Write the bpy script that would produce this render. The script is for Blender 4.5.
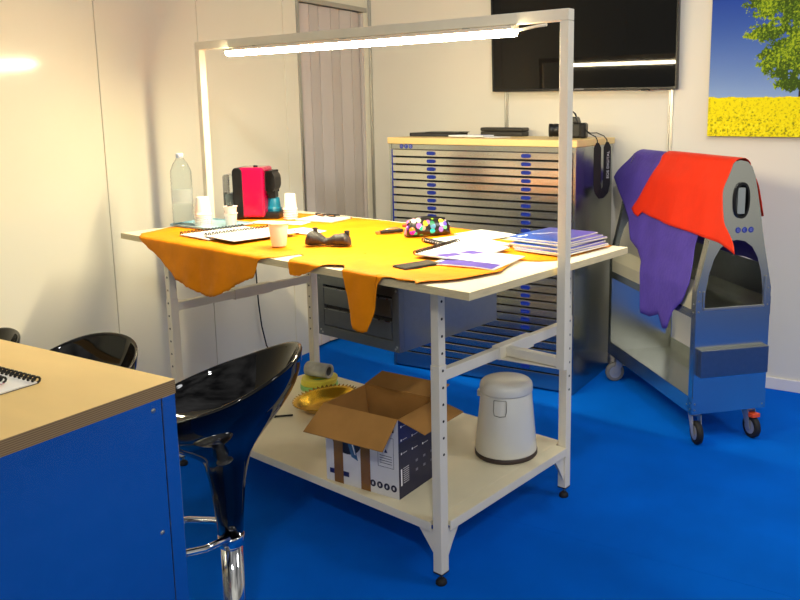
import bpy, bmesh, math, random
from mathutils import Vector, Matrix, noise
from math import sin, cos, pi, radians

for o in list(bpy.data.objects):
    bpy.data.objects.remove(o, do_unlink=True)
scene = bpy.context.scene
COL = scene.collection
random.seed(7)

# ------------------------------------------------------------------ camera
cam_d = bpy.data.cameras.new('camera')
cam = bpy.data.objects.new('camera', cam_d)
COL.objects.link(cam)
rx = Vector((0.879, 0.477, -0.001)).normalized()
fw = Vector((-0.470, 0.867, -0.1642)).normalized()
up = rx.cross(fw).normalized()
rx = fw.cross(up).normalized()
m = Matrix((rx, up, -fw)).transposed().to_4x4()
m.translation = Vector((3.396, -4.433, 1.515))
cam.matrix_world = m
cam_d.sensor_width = 36
cam_d.lens = 36 * 794.64 / 800
cam_d.shift_x = -98.4 / 800
cam_d.shift_y = -55.7 / 800
cam_d.clip_start = 0.05
scene.camera = cam

# ------------------------------------------------------------------ world, lights, exposure
world = bpy.data.worlds.new('hall_light')
scene.world = world
world.use_nodes = True
wn = world.node_tree.nodes
wbg = wn['Background']
# the hall around the stand: dim at eye level, brighter towards the lit roof, uneven
wl = world.node_tree.links
wtc = wn.new('ShaderNodeTexCoord'); wsep = wn.new('ShaderNodeSeparateXYZ'); wl.new(wtc.outputs['Generated'], wsep.inputs[0])
wno = wn.new('ShaderNodeTexNoise'); wno.inputs['Scale'].default_value = 2.6; wno.inputs['Detail'].default_value = 3; wl.new(wtc.outputs['Generated'], wno.inputs['Vector'])
wra = wn.new('ShaderNodeValToRGB'); wl.new(wsep.outputs['Z'], wra.inputs[0])
wra.color_ramp.elements[0].position = 0.0; wra.color_ramp.elements[0].color = (0.50, 0.49, 0.46, 1)
wra.color_ramp.elements[1].position = 0.75; wra.color_ramp.elements[1].color = (0.60, 0.60, 0.62, 1)
wcr = wn.new('ShaderNodeValToRGB'); wl.new(wno.outputs['Fac'], wcr.inputs[0])
wcr.color_ramp.elements[0].position = 0.38; wcr.color_ramp.elements[0].color = (0.35, 0.35, 0.35, 1)
wcr.color_ramp.elements[1].position = 0.66; wcr.color_ramp.elements[1].color = (1.9, 1.85, 1.75, 1)
wmx = wn.new('ShaderNodeMix'); wmx.data_type = 'RGBA'; wmx.blend_type = 'MULTIPLY'; wmx.inputs[0].default_value = 1.0
wl.new(wra.outputs[0], wmx.inputs[6]); wl.new(wcr.outputs[0], wmx.inputs[7]); 
# unseen glow added behind the camera to brighten the steel reflections
wdt = wn.new('ShaderNodeVectorMath'); wdt.operation = 'DOT_PRODUCT'; wdt.inputs[1].default_value = (0.72, -0.69, 0.02); wl.new(wtc.outputs['Generated'], wdt.inputs[0])
wmxx = wn.new('ShaderNodeMath'); wmxx.operation = 'MAXIMUM'; wmxx.inputs[1].default_value = 0.0; wl.new(wdt.outputs['Value'], wmxx.inputs[0])
wpw = wn.new('ShaderNodeMath'); wpw.operation = 'POWER'; wpw.inputs[1].default_value = 9.0; wl.new(wmxx.outputs[0], wpw.inputs[0])
wad = wn.new('ShaderNodeMix'); wad.data_type = 'RGBA'; wad.blend_type = 'ADD'; wad.inputs[7].default_value = (1.25, 1.2, 1.02, 1)
wl.new(wpw.outputs[0], wad.inputs[0]); wl.new(wmx.outputs[2], wad.inputs[6]); wl.new(wad.outputs[2], wbg.inputs[0])
wbg.inputs[1].default_value = 0.36

def spot(name, loc, target, power, color, size=0.12, cone=70, blend=0.5):
    d = bpy.data.lights.new(name, 'SPOT')
    d.energy = power
    d.color = color
    d.shadow_soft_size = size
    d.spot_size = radians(cone)
    d.spot_blend = blend
    o = bpy.data.objects.new(name, d)
    COL.objects.link(o)
    o.location = loc
    o.rotation_euler = (Vector(target) - Vector(loc)).to_track_quat('-Z', 'Y').to_euler()
    return o

spot('hall_spotlight', (6.2, -1.6, 3.9), (2.3, -1.3, 0.2), 170, (0.98, 0.99, 1.0), 0.60, 52)
spot('hall_spotlight', (5.0, -6.4, 4.2), (2.2, -0.9, 0.5), 210, (1.0, 0.99, 0.97), 0.16, 58)
spot('hall_spotlight', (3.4, -3.6, 4.4), (2.9, 0.0, 1.0), 150, (1.0, 0.95, 0.93), 0.16, 60)

scene.view_settings.view_transform = 'Standard'
scene.view_settings.look = 'None'
scene.view_settings.gamma = 1
scene.view_settings.use_curve_mapping = False
scene.view_settings.exposure = 0.30

# ------------------------------------------------------------------ materials
MAT = {}
def srgb(c):
    f = lambda v: v / 12.92 if v <= 0.04045 else ((v + 0.055) / 1.055) ** 2.4
    return tuple(f(v / 255) for v in c) + (1,)

def mat(name, rgb, rough=0.5, metal=0.0, spec=0.5, coat=0.0, var=0.0, scale=8.0, bump=0.0,
        bscale=60.0, stretch=None, trans=0.0, ior=1.45, emit=None, estr=0.0, rvar=0.0, alpha=1.0, coatr=0.05, sheen=0.0):
    """principled material; noise drives colour variation, roughness and bump"""
    if name in MAT:
        return MAT[name]
    mt = bpy.data.materials.new(name)
    mt.use_nodes = True
    nt = mt.node_tree
    b = nt.nodes['Principled BSDF']
    col = srgb(rgb)
    b.inputs['Base Color'].default_value = col
    b.inputs['Roughness'].default_value = rough
    b.inputs['Metallic'].default_value = metal
    b.inputs['Specular IOR Level'].default_value = spec
    b.inputs['Coat Weight'].default_value = coat
    b.inputs['Coat Roughness'].default_value = coatr
    b.inputs['Transmission Weight'].default_value = trans
    b.inputs['IOR'].default_value = ior
    b.inputs['Alpha'].default_value = alpha
    b.inputs['Sheen Weight'].default_value = sheen
    if emit:
        b.inputs['Emission Color'].default_value = srgb(emit)
        b.inputs['Emission Strength'].default_value = estr
    tc = nt.nodes.new('ShaderNodeTexCoord')
    mp = nt.nodes.new('ShaderNodeMapping')
    nt.links.new(tc.outputs['Object'], mp.inputs[0])
    if stretch:
        mp.inputs['Scale'].default_value = stretch
    if var > 0 or rvar > 0:
        n = nt.nodes.new('ShaderNodeTexNoise')
        n.inputs['Scale'].default_value = scale
        n.inputs['Detail'].default_value = 5
        nt.links.new(mp.outputs[0], n.inputs['Vector'])
        if var > 0:
            r = nt.nodes.new('ShaderNodeValToRGB')
            r.color_ramp.elements[0].position = 0.3
            r.color_ramp.elements[1].position = 0.7
            r.color_ramp.elements[0].color = tuple(max(0, c * (1 - var)) for c in col[:3]) + (1,)
            r.color_ramp.elements[1].color = tuple(min(1, c * (1 + var)) for c in col[:3]) + (1,)
            nt.links.new(n.outputs['Fac'], r.inputs[0])
            nt.links.new(r.outputs[0], b.inputs['Base Color'])
        if rvar > 0:
            mr = nt.nodes.new('ShaderNodeMapRange')
            mr.inputs['To Min'].default_value = max(0.02, rough - rvar)
            mr.inputs['To Max'].default_value = rough + rvar
            nt.links.new(n.outputs['Fac'], mr.inputs[0])
            nt.links.new(mr.outputs[0], b.inputs['Roughness'])
    if bump > 0:
        n2 = nt.nodes.new('ShaderNodeTexNoise')
        n2.inputs['Scale'].default_value = bscale
        n2.inputs['Detail'].default_value = 4
        nt.links.new(mp.outputs[0], n2.inputs['Vector'])
        bp = nt.nodes.new('ShaderNodeBump')
        bp.inputs['Strength'].default_value = bump
        bp.inputs['Distance'].default_value = 0.01
        nt.links.new(n2.outputs['Fac'], bp.inputs['Height'])
        nt.links.new(bp.outputs[0], b.inputs['Normal'])
    MAT[name] = mt
    return mt

def galvanised(name, rgb, rough=0.3, scale=45, stretch=None):
    """zinc-coated sheet: voronoi spangle in colour and roughness"""
    mt = mat(name, rgb, rough, metal=1.0)
    nt = mt.node_tree
    b = nt.nodes['Principled BSDF']
    tc = nt.nodes.new('ShaderNodeTexCoord')
    mp = nt.nodes.new('ShaderNodeMapping')
    if stretch:
        mp.inputs['Scale'].default_value = stretch
    nt.links.new(tc.outputs['Object'], mp.inputs[0])
    v = nt.nodes.new('ShaderNodeTexVoronoi')
    v.inputs['Scale'].default_value = scale
    nt.links.new(mp.outputs[0], v.inputs['Vector'])
    g = nt.nodes.new('ShaderNodeRGBToBW')
    nt.links.new(v.outputs['Color'], g.inputs[0])
    r = nt.nodes.new('ShaderNodeValToRGB')
    c = srgb(rgb)
    r.color_ramp.elements[0].color = tuple(x * 0.96 for x in c[:3]) + (1,)
    r.color_ramp.elements[1].color = tuple(min(1, x * 1.03) for x in c[:3]) + (1,)
    nt.links.new(g.outputs[0], r.inputs[0])
    nt.links.new(r.outputs[0], b.inputs['Base Color'])
    mr = nt.nodes.new('ShaderNodeMapRange')
    mr.inputs['To Min'].default_value = rough - 0.012
    mr.inputs['To Max'].default_value = rough + 0.02
    nt.links.new(g.outputs[0], mr.inputs[0])
    nt.links.new(mr.outputs[0], b.inputs['Roughness'])
    return mt

CARPET = mat('blue_carpet', (0, 98, 212), 0.85, var=0.10, scale=3.0, bump=0.35, bscale=900, spec=0.04)
PANEL = mat('cream_laminate_panel', (240, 234, 212), 0.13, spec=0.5, var=0.012, scale=1.5, bump=0.02, bscale=1.2)
BACKPANEL = mat('cream_wall_panel', (232, 227, 212), 0.45, spec=0.35, var=0.015, scale=2.0)
DOORCLOTH = mat('folding_door_vinyl', (208, 198, 192), 0.4, var=0.04, scale=3.0)
ALU = mat('satin_aluminium', (190, 188, 182), 0.35, metal=1.0, rvar=0.08, scale=30)
DARKGAP = mat('dark_gap', (40, 36, 32), 0.8, var=0.1)
SKIRT = mat('white_skirting', (232, 228, 226), 0.4, var=0.02)
WHITEMETAL = mat('white_powder_coat', (230, 222, 200), 0.35, var=0.03, scale=14, bump=0.03, bscale=300)
BENCHTOP = mat('cream_melamine', (238, 230, 204), 0.38, var=0.04, scale=6, spec=0.4)
BENCHEDGE = mat('birch_edge', (226, 208, 160), 0.5, var=0.10, scale=20, stretch=(1, 1, 8))
SHELFTOP = mat('cream_shelf_board', (232, 222, 188), 0.42, var=0.05, scale=5)
BLACKPL = mat('black_plastic', (18, 18, 19), 0.35, var=0.15, scale=30)
BLACKSOFT = mat('black_rubber', (22, 22, 23), 0.7, var=0.2, scale=40)
GLOSSBLACK = mat('gloss_black_plastic', (4, 4, 6), 0.035, spec=0.55, var=0.1)
CHROME = mat('chrome', (210, 212, 215), 0.07, metal=1.0, rvar=0.02, scale=20)
GALV = galvanised('galvanised_steel', (190, 194, 192), 0.27, 50)
CABSIDE = mat('cabinet_side_steel', (176, 182, 182), 0.24, metal=1.0, rvar=0.02, scale=6)
GALVDARK = galvanised('dark_steel_sheet', (142, 146, 148), 0.30, 60)
DRAWERSTEEL = mat('brushed_drawer_steel', (214, 214, 208), 0.22, metal=1.0, rvar=0.05, scale=5, stretch=(1.0, 1, 14))
COUNTERSTEEL = galvanised('counter_steel_panel', (196, 204, 214), 0.20, 38)
HANDLEBLUE = mat('blue_handle_plastic', (16, 44, 150), 0.35, var=0.08)
PINK = mat('pink_gloss_plastic', (164, 0, 62), 0.14, coat=0.4, var=0.03)
LEATHER = mat('yellow_ochre_leather', (244, 142, 2), 0.62, spec=0.2, var=0.17, scale=6, bump=0.30, bscale=28)
SUEDE = mat('ochre_suede_back', (196, 122, 26), 0.9, spec=0.1, var=0.28, scale=14, bump=0.3, bscale=60)
PURPLE = mat('violet_leather', (78, 62, 158), 0.55, spec=0.3, var=0.12, scale=9, bump=0.25, bscale=45)
RED = mat('orange_red_leather', (222, 48, 16), 0.48, spec=0.3, var=0.05, scale=9, bump=0.12, bscale=30)
PAPER = mat('white_paper', (244, 244, 244), 0.6, var=0.012)
CARD = mat('brown_cardboard', (178, 130, 70), 0.8, var=0.08, scale=12, spec=0.2)
CUP = mat('white_cup_plastic', (244, 238, 228), 0.3, var=0.01)
CLEAR = mat('clear_plastic', (242, 248, 250), 0.06, trans=1.0, ior=1.25, bump=0.15, bscale=60)
BIRCH = mat('birch_plywood_face', (236, 204, 138), 0.42, var=0.05, scale=3.0, stretch=(1, 3, 1), spec=0.4)

def plywood_edge():
    mt = mat('plywood_edge', (170, 140, 96), 0.6)
    nt = mt.node_tree
    b = nt.nodes['Principled BSDF']
    tc = nt.nodes.new('ShaderNodeTexCoord')
    w = nt.nodes.new('ShaderNodeTexWave')
    w.wave_type = 'BANDS'
    w.bands_direction = 'Z'
    w.inputs['Scale'].default_value = 75
    w.inputs['Distortion'].default_value = 0.6
    nt.links.new(tc.outputs['Object'], w.inputs[0])
    r = nt.nodes.new('ShaderNodeValToRGB')
    r.color_ramp.elements[0].color = srgb((138, 108, 70))
    r.color_ramp.elements[1].color = srgb((182, 152, 104))
    nt.links.new(w.outputs['Fac'], r.inputs[0])
    nt.links.new(r.outputs[0], b.inputs['Base Color'])
    return mt
PLYEDGE = plywood_edge()

# ------------------------------------------------------------------ mesh helpers
class MB:
    """collects shapes with their materials and links them as one mesh object"""
    def __init__(self):
        self.bm = bmesh.new()
        self.mats = []
    def mi(self, m):
        if m not in self.mats:
            self.mats.append(m)
        return self.mats.index(m)
    def _v(self, pts):
        return [self.bm.verts.new(p) for p in pts]
    def face(self, vs, m, smooth=False):
        try:
            f = self.bm.faces.new(vs)
            f.material_index = self.mi(m)
            f.smooth = smooth
            return f
        except ValueError:
            return None
    def box(self, x0, x1, y0, y1, z0, z1, m, top=None):
        v = self._v([(x, y, z) for z in (z0, z1) for y in (y0, y1) for x in (x0, x1)])
        for k, q in enumerate([(0, 2, 3, 1), (4, 5, 7, 6), (0, 1, 5, 4), (2, 6, 7, 3), (0, 4, 6, 2), (1, 3, 7, 5)]):
            self.face([v[i] for i in q], top if (top and k == 1) else m)
        return self
    def obox(self, c, ax, ay, az, hx, hy, hz, m):
        c = Vector(c); ax = Vector(ax).normalized() * hx; ay = Vector(ay).normalized() * hy; az = Vector(az).normalized() * hz
        v = self._v([c + sx * ax + sy * ay + sz * az for sz in (-1, 1) for sy in (-1, 1) for sx in (-1, 1)])
        for q in [(0, 2, 3, 1), (4, 5, 7, 6), (0, 1, 5, 4), (2, 6, 7, 3), (0, 4, 6, 2), (1, 3, 7, 5)]:
            self.face([v[i] for i in q], m)
        return self
    def prism(self, poly, z0, z1, m, top=None, fn=None):
        """poly in plane (a,b); extruded z0..z1; fn maps (a,b,z) to a point"""
        fn = fn or (lambda a, b, z: (a, b, z))
        lo = self._v([fn(a, b, z0) for a, b in poly])
        hi = self._v([fn(a, b, z1) for a, b in poly])
        n = len(poly)
        self.face(lo[::-1], m); self.face(hi, top or m)
        for i in range(n):
            self.face([lo[i], lo[(i + 1) % n], hi[(i + 1) % n], hi[i]], m)
        return self
    def ringwall(self, outer, inner, z0, z1, m, fn=None):
        """plate between an outer and an inner outline with the same number of points"""
        fn = fn or (lambda a, b, z: (a, b, z))
        O0 = self._v([fn(a, b, z0) for a, b in outer]); O1 = self._v([fn(a, b, z1) for a, b in outer])
        I0 = self._v([fn(a, b, z0) for a, b in inner]); I1 = self._v([fn(a, b, z1) for a, b in inner])
        n = len(outer)
        for i in range(n):
            j = (i + 1) % n
            self.face([O1[i], O1[j], I1[j], I1[i]], m); self.face([O0[j], O0[i], I0[i], I0[j]], m)
            self.face([O0[i], O0[j], O1[j], O1[i]], m); self.face([I0[j], I0[i], I1[i], I1[j]], m)
        return self
    def rings(self, rings, m, close=True, caps=True, smooth=True):
        R = [self._v(r) for r in rings]
        n = len(R[0])
        for a, b in zip(R, R[1:]):
            for i in range(n if close else n - 1):
                j = (i + 1) % n
                self.face([a[i], a[j], b[j], b[i]], m, smooth)
        if caps:
            self.face(R[0][::-1], m); self.face(R[-1], m)
        return self
    def lathe(self, prof, m, c=(0, 0, 0), n=32, caps=True, sx=1, sy=1):
        c = Vector(c)
        return self.rings([[c + Vector((r * cos(2 * pi * i / n) * sx, r * sin(2 * pi * i / n) * sy, z)) for i in range(n)] for r, z in prof], m, caps=caps)
    def cyl(self, p0, p1, r, m, n=16, r1=None, caps=True):
        p0 = Vector(p0); p1 = Vector(p1); d = (p1 - p0).normalized()
        a = d.orthogonal().normalized(); b = d.cross(a)
        r1 = r if r1 is None else r1
        return self.rings([[p + (a * cos(2 * pi * i / n) + b * sin(2 * pi * i / n)) * q for i in range(n)] for p, q in ((p0, r), (p1, r1))], m, caps=caps)
    def tube(self, pts, r, m, n=8, closed=False, flat=None):
        pts = [Vector(p) for p in pts]; N = len(pts); R = []
        ref = None
        for i, p in enumerate(pts):
            t = (pts[(i + 1) % N] - pts[i - 1]) if closed else (pts[min(i + 1, N - 1)] - pts[max(i - 1, 0)])
            t.normalize()
            if ref is None:
                ref = t.orthogonal().normalized() if flat is None else Vector(flat)
            a = (ref - t * ref.dot(t))
            a = a.normalized() if a.length > 1e-5 else t.orthogonal().normalized()
            if flat is None: ref = a
            b = t.cross(a)
            rr = r if isinstance(r, tuple) else (r, r)
            R.append([p + a * cos(2 * pi * k / n) * rr[0] + b * sin(2 * pi * k / n) * rr[1] for k in range(n)])
        if closed:
            R.append(R[0]); return self.rings(R, m, caps=False)
        return self.rings(R, m)
    def grid(self, fn, nu, nv, m, smooth=True):
        P = [[self.bm.verts.new(fn(i / nu, j / nv)) for j in range(nv + 1)] for i in range(nu + 1)]
        for i in range(nu):
            for j in range(nv):
                self.face([P[i][j], P[i + 1][j], P[i + 1][j + 1], P[i][j + 1]], m, smooth)
        return self
    def build(self, name, parent=None, bevel=0, seg=2, recalc=True, sub=0, solid=0, angle=40):
        if recalc:
            bmesh.ops.recalc_face_normals(self.bm, faces=self.bm.faces[:])
        me = bpy.data.meshes.new(name)
        self.bm.to_mesh(me); self.bm.free()
        for mm in self.mats:
            me.materials.append(mm)
        o = bpy.data.objects.new(name, me)
        COL.objects.link(o)
        if parent: o.parent = parent
        if solid:
            s = o.modifiers.new('thickness', 'SOLIDIFY'); s.thickness = solid; s.offset = -1
        if bevel:
            b = o.modifiers.new('bevel', 'BEVEL'); b.width = bevel; b.segments = seg; b.limit_method = 'ANGLE'; b.angle_limit = radians(angle)
        if sub:
            s = o.modifiers.new('smooth', 'SUBSURF'); s.levels = sub; s.render_levels = sub
        return o

def tag(o, label, cat, group=None, kind=None):
    o['label'] = label; o['category'] = cat
    if group: o['group'] = group
    if kind: o['kind'] = kind
    return o
def thing(name, label, cat, loc=(0, 0, 0), rz=0.0, group=None):
    o = bpy.data.objects.new(name, None)
    COL.objects.link(o)
    o.empty_display_size = 0.05
    o.location = loc; o.rotation_euler = (0, 0, rz)
    return tag(o, label, cat, group)
def struct(o):
    o['kind'] = 'structure'; return o
def copy_tree(o, parent=None):
    c = o.copy(); COL.objects.link(c)
    if parent: c.parent = parent
    for ch in list(o.children):
        copy_tree(ch, c)
    return c
def lettering(text, size, m, parent, loc, rot, name='lettering', extrude=0.0003, sx=1.0):
    cu = bpy.data.curves.new(name, 'FONT'); cu.body = text; cu.size = size; cu.extrude = extrude
    cu.align_x = 'CENTER'; cu.align_y = 'CENTER'; cu.resolution_u = 3
    t = bpy.data.objects.new('tmp', cu); COL.objects.link(t)
    dg = bpy.context.evaluated_depsgraph_get()
    me = bpy.data.meshes.new_from_object(t.evaluated_get(dg))
    bpy.data.objects.remove(t, do_unlink=True)
    me.materials.clear(); me.materials.append(m)
    o = bpy.data.objects.new(name, me); COL.objects.link(o)
    o.parent = parent; o.location = loc; o.rotation_euler = rot; o.scale = (sx, 1, 1)
    return o

# bench frame: local x runs across the bench (towards the cabinet), local y along it (towards the left wall)
T0 = Vector((2.291, -2.566, 0)); TR = radians(81.64)
TV = Vector((cos(TR), sin(TR), 0)); TU = Vector((-sin(TR), cos(TR), 0))
HT = 1.017
def tab(u, v, z=HT): return T0 + TU * u + TV * v + Vector((0, 0, z))
def tloc(u, v): return tab(u, v)

# ------------------------------------------------------------------ room
WH = 3.0
b = MB(); b.box(-0.3, 7.0, -1.970, 0.12, -0.05, 0, CARPET); struct(b.build('floor'))
b = MB(); b.box(-0.3, 7.0, -8.5, -1.9712, -0.05, 0, CARPET); struct(b.build('floor'))
# left wall: laminate panels with fine joints, then the folding door
b = MB()
b.box(-0.06, -0.012, -8.5, -0.678, 0, WH, DARKGAP)
ys = [-8.5, -6.9, -5.28, -3.65, -2.0262, -1.4432, -0.8150, -0.70]
for a_, c_ in zip(ys, ys[1:]):
    b.box(-0.012, 0, a_ + 0.0018, c_ - 0.0018, 0, WH, PANEL)
b.box(-0.06, 0, -0.70, -0.05, 2.20, WH, PANEL)
b.box(-0.06, 0, -0.05, 0.0, 0, WH, PANEL)
struct(b.build('wall_left', bevel=0.001, seg=1))
# door frame and folding door
b = MB()
b.box(-0.055, 0.012, -0.702, -0.684, 0, 2.20, ALU)
b.box(-0.055, 0.012, -0.684, -0.03, 2.170, 2.198, ALU)
struct(b.build('trim_1', bevel=0.002))
b = MB()
ns = 6; y0, y1 = -0.676, -0.075
def fold(i, z, off):
    return (-0.022 + (0.012 if i % 2 else 0.0) - off, y0 + (y1 - y0) * i / ns, z)
for i in range(ns):
    q = [fold(i, 0.015, 0), fold(i + 1, 0.015, 0), fold(i + 1, 2.165, 0), fold(i, 2.165, 0)]
    r_ = [fold(i, 0.015, 0.008), fold(i + 1, 0.015, 0.008), fold(i + 1, 2.165, 0.008), fold(i, 2.165, 0.008)]
    e = 0.003
    for L in (q, r_):
        L[0] = (L[0][0], L[0][1] + e, L[0][2]); L[3] = (L[3][0], L[3][1] + e, L[3][2])
        L[1] = (L[1][0], L[1][1] - e, L[1][2]); L[2] = (L[2][0], L[2][1] - e, L[2][2])
    v0 = b._v(q); v1 = b._v(r_)
    b.face(v0, DOORCLOTH); b.face(v1[::-1], DOORCLOTH)
    for k in range(4):
        b.face([v0[k], v1[k], v1[(k + 1) % 4], v0[(k + 1) % 4]], DOORCLOTH)
b.box(-0.052, -0.047, -0.676, -0.05, 0, 2.17, DARKGAP)
door = struct(b.build('door_1', bevel=0.001, seg=1))
b = MB(); b.box(-0.028, -0.004, -0.072, -0.050, 0.015, 2.165, DOORCLOTH); b.build('lead_post', door, bevel=0.003)
# back wall
b = MB()
b.box(-0.06, 7.0, 0.012, 0.06, 0, WH, DARKGAP)
xs = [0.0, 1.040, 2.080, 4.05, 5.5, 7.0]
for a_, c_ in zip(xs, xs[1:]):
    b.box(a_ + 0.002, c_ - 0.002, 0, 0.012, 0, WH, BACKPANEL)
struct(b.build('wall_back'))
for x, w in ((0.012, 0.022), (1.054, 0.026), (2.094, 0.026)):
    b = MB()
    b.box(x - w / 2, x - w / 2 + 0.007, -0.008, 0.0, 0, WH, ALU)
    b.box(x + w / 2 - 0.007, x + w / 2, -0.008, 0.0, 0, WH, ALU)
    b.box(x - w / 2, x + w / 2, -0.002, 0.0, 0, WH, ALU)
    struct(b.build('trim_2', bevel=0.001))
b = MB(); b.box(0.025, 1.038, -0.012, 0, 0, 0.066, SKIRT); b.box(1.07, 2.078, -0.012, 0, 0, 0.066, SKIRT); b.box(2.11, 7.0, -0.012, 0, 0, 0.066, SKIRT)
struct(b.build('baseboard_back', bevel=0.003))

# ------------------------------------------------------------------ drawer cabinet
CX, CY, CR = 0.621, -0.652, radians(0.99)
cab = thing('flat_file_cabinet', 'tall grey steel cabinet with many shallow drawers and a wooden top', 'cabinet', (CX, CY, 0), CR)
CW, CD, CH = 1.170, 0.56, 1.371
b = MB(); b.box(-0.004, CW + 0.006, -0.006, CD + 0.02, CH - 0.036, CH, BIRCH); b.build('cabinet_top', cab, bevel=0.003)
b = MB()
b.box(0.004, 0.020, 0, CD, 0.0, CH - 0.037, CABSIDE); b.box(CW - 0.016, CW, 0, CD, 0.0, CH - 0.037, CABSIDE)
b.box(0.020, CW - 0.016, 0.002, CD, CH - 0.066, CH - 0.037, CABSIDE)
b.box(0.020, CW - 0.016, 0.03, CD, 0.10, CH - 0.066, DARKGAP)
b.box(0.020, CW - 0.016, 0.002, CD, 0.012, 0.098, CABSIDE)
b.build('carcass', cab, bevel=0.0015)
b = MB(); b.box(0.021, 0.029, -0.002, 0.028, 0.10, CH - 0.068, HANDLEBLUE); b.build('lock_bar', cab, bevel=0.001)
ND = 27; z_hi = 1.303; pitch = (z_hi - 0.100) / ND
def make_drawer(z):
    d = MB(); d.box(0.031, CW - 0.019, -0.004, 0.028, z + 0.0085, z + pitch - 0.0005, DRAWERSTEEL)
    d.box(0.031, CW - 0.019, -0.008, -0.003, z + pitch - 0.003, z + pitch - 0.0005, DRAWERSTEEL)
    return d.build('drawer', cab, bevel=0.001, seg=1)
def make_handle(x, par, z):
    h = MB(); zc = z + pitch * 0.60; w = 0.027; t = 0.0105
    poly = []
    for k in range(20):
        a_ = 2 * pi * k / 20
        poly.append((x + math.copysign(abs(cos(a_)) ** 0.45, cos(a_)) * w, zc + math.copysign(abs(sin(a_)) ** 0.6, sin(a_)) * t))
    inner = [(x + (p - x) * 0.72, zc + (q - zc) * 0.55) for p, q in poly]
    h.ringwall(poly, inner, -0.010, -0.0042, HANDLEBLUE, fn=lambda a, b_, c: (a, c, b_))
    h.prism(inner, -0.007, -0.0042, HANDLEBLUE, fn=lambda a, b_, c: (a, c, b_))
    return h.build('handle', par)
d0 = make_drawer(0.10); h0 = [make_handle(x, d0, 0.10) for x in (0.293, 0.887)]
for i in range(1, ND):
    c = d0.copy(); COL.objects.link(c); c.location.z += pitch * i; c.parent = cab
    for h in h0:
        q = h.copy(); COL.objects.link(q); q.parent = c
def emblem(parent, pts, r, fn, name='emblem'):
    """three small blue discs with a pale letter stroke in each"""
    b = MB(); WHT = mat('pale_print', (150, 158, 205), 0.5, var=0.01)
    for k, (x, z) in enumerate(pts):
        b.prism([(x + r * cos(2 * pi * i / 20), z + r * sin(2 * pi * i / 20)) for i in range(20)], 0, 0.0012, HANDLEBLUE, fn=fn)
        n = 14; a0, a1 = ((0, 2 * pi), (0.9, 5.4), (0.3, 2 * pi))[k]
        arc = [a0 + (a1 - a0) * i / n for i in range(n + 1)]
        for p, q in zip(arc, arc[1:]):
            b.prism([(x + s * r * cos(t), z + s * r * sin(t)) for s, t in ((0.52, p), (0.34, p), (0.34, q), (0.52, q))][::-1], 0.0012, 0.0016, WHT, fn=fn)
    return b.build(name, parent)
emblem(cab, [(0.090, 1.3215), (0.121, 1.3215), (0.152, 1.3215)], 0.0130, lambda a, b_, c: (a, 0.002 - c, b_))

# on the cabinet
ct = thing('ring_binder', 'flat black binder lying on the left end of the wooden cabinet top', 'binder', (0.63, -0.45, CH), radians(12))
b = MB(); b.box(0, 0.30, 0, 0.22, 0.0, 0.004, BLACKPL); b.box(0, 0.30, 0, 0.22, 0.018, 0.022, BLACKPL); b.box(0, 0.006, 0, 0.22, 0.004, 0.018, BLACKPL); b.build('cover', ct, bevel=0.002)
b = MB(); b.box(0.008, 0.296, 0.004, 0.216, 0.004, 0.018, mat('grey_page_block', (60, 60, 62), 0.8, var=0.1)); b.build('page_block', ct)
b = MB(); b.box(0.0, 0.24, 0, 0.17, 0, 0.004, BLACKPL); o = b.build('folder', bevel=0.001); o.location = (0.71, -0.40, CH + 0.0225); o.rotation_euler = (0, 0, radians(20))
tag(o, 'thin black folder lying on top of the black binder on the cabinet', 'folder')
BLUEPRINT = mat('pale_blue_print', (170, 178, 220), 0.5, var=0.15, scale=30)
for k, (x, y, r, lab) in enumerate([(0.93, -0.49, 4, 'white leaflet with pale blue print lying right of the black binder'),
                                    (1.00, -0.42, -14, 'white sheet lying half under the leaflet, in front of the dark case')]):
    b = MB(); b.box(0, 0.22, 0, 0.15, 0, 0.003 + 0.005 * (1 - k), PAPER)
    o = b.build('paper_leaflet'); o.location = (x, y, CH + (0.004 if k == 0 else 0.0)); o.rotation_euler = (0, 0, radians(r)); tag(o, lab, 'paper')
    if k == 0:
        b = MB(); b.box(0.02, 0.20, 0.01, 0.06, 0.0081, 0.0086, BLUEPRINT); b.box(0.12, 0.20, 0.08, 0.14, 0.0081, 0.0086, BLUEPRINT); b.build('print', o)
case = thing('case', 'low dark grey box-shaped case at the back of the cabinet top', 'case', (0.97, -0.14, CH), radians(2))
DG = mat('dark_grey_plastic', (52, 50, 46), 0.5, var=0.1)
b = MB(); b.box(0, 0.28, -0.05, 0.05, 0, 0.028, DG); b.build('body', case, bevel=0.006)
b = MB(); b.box(-0.002, 0.282, -0.052, 0.052, 0.029, 0.052, DG); b.build('lid', case, bevel=0.008)

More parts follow.
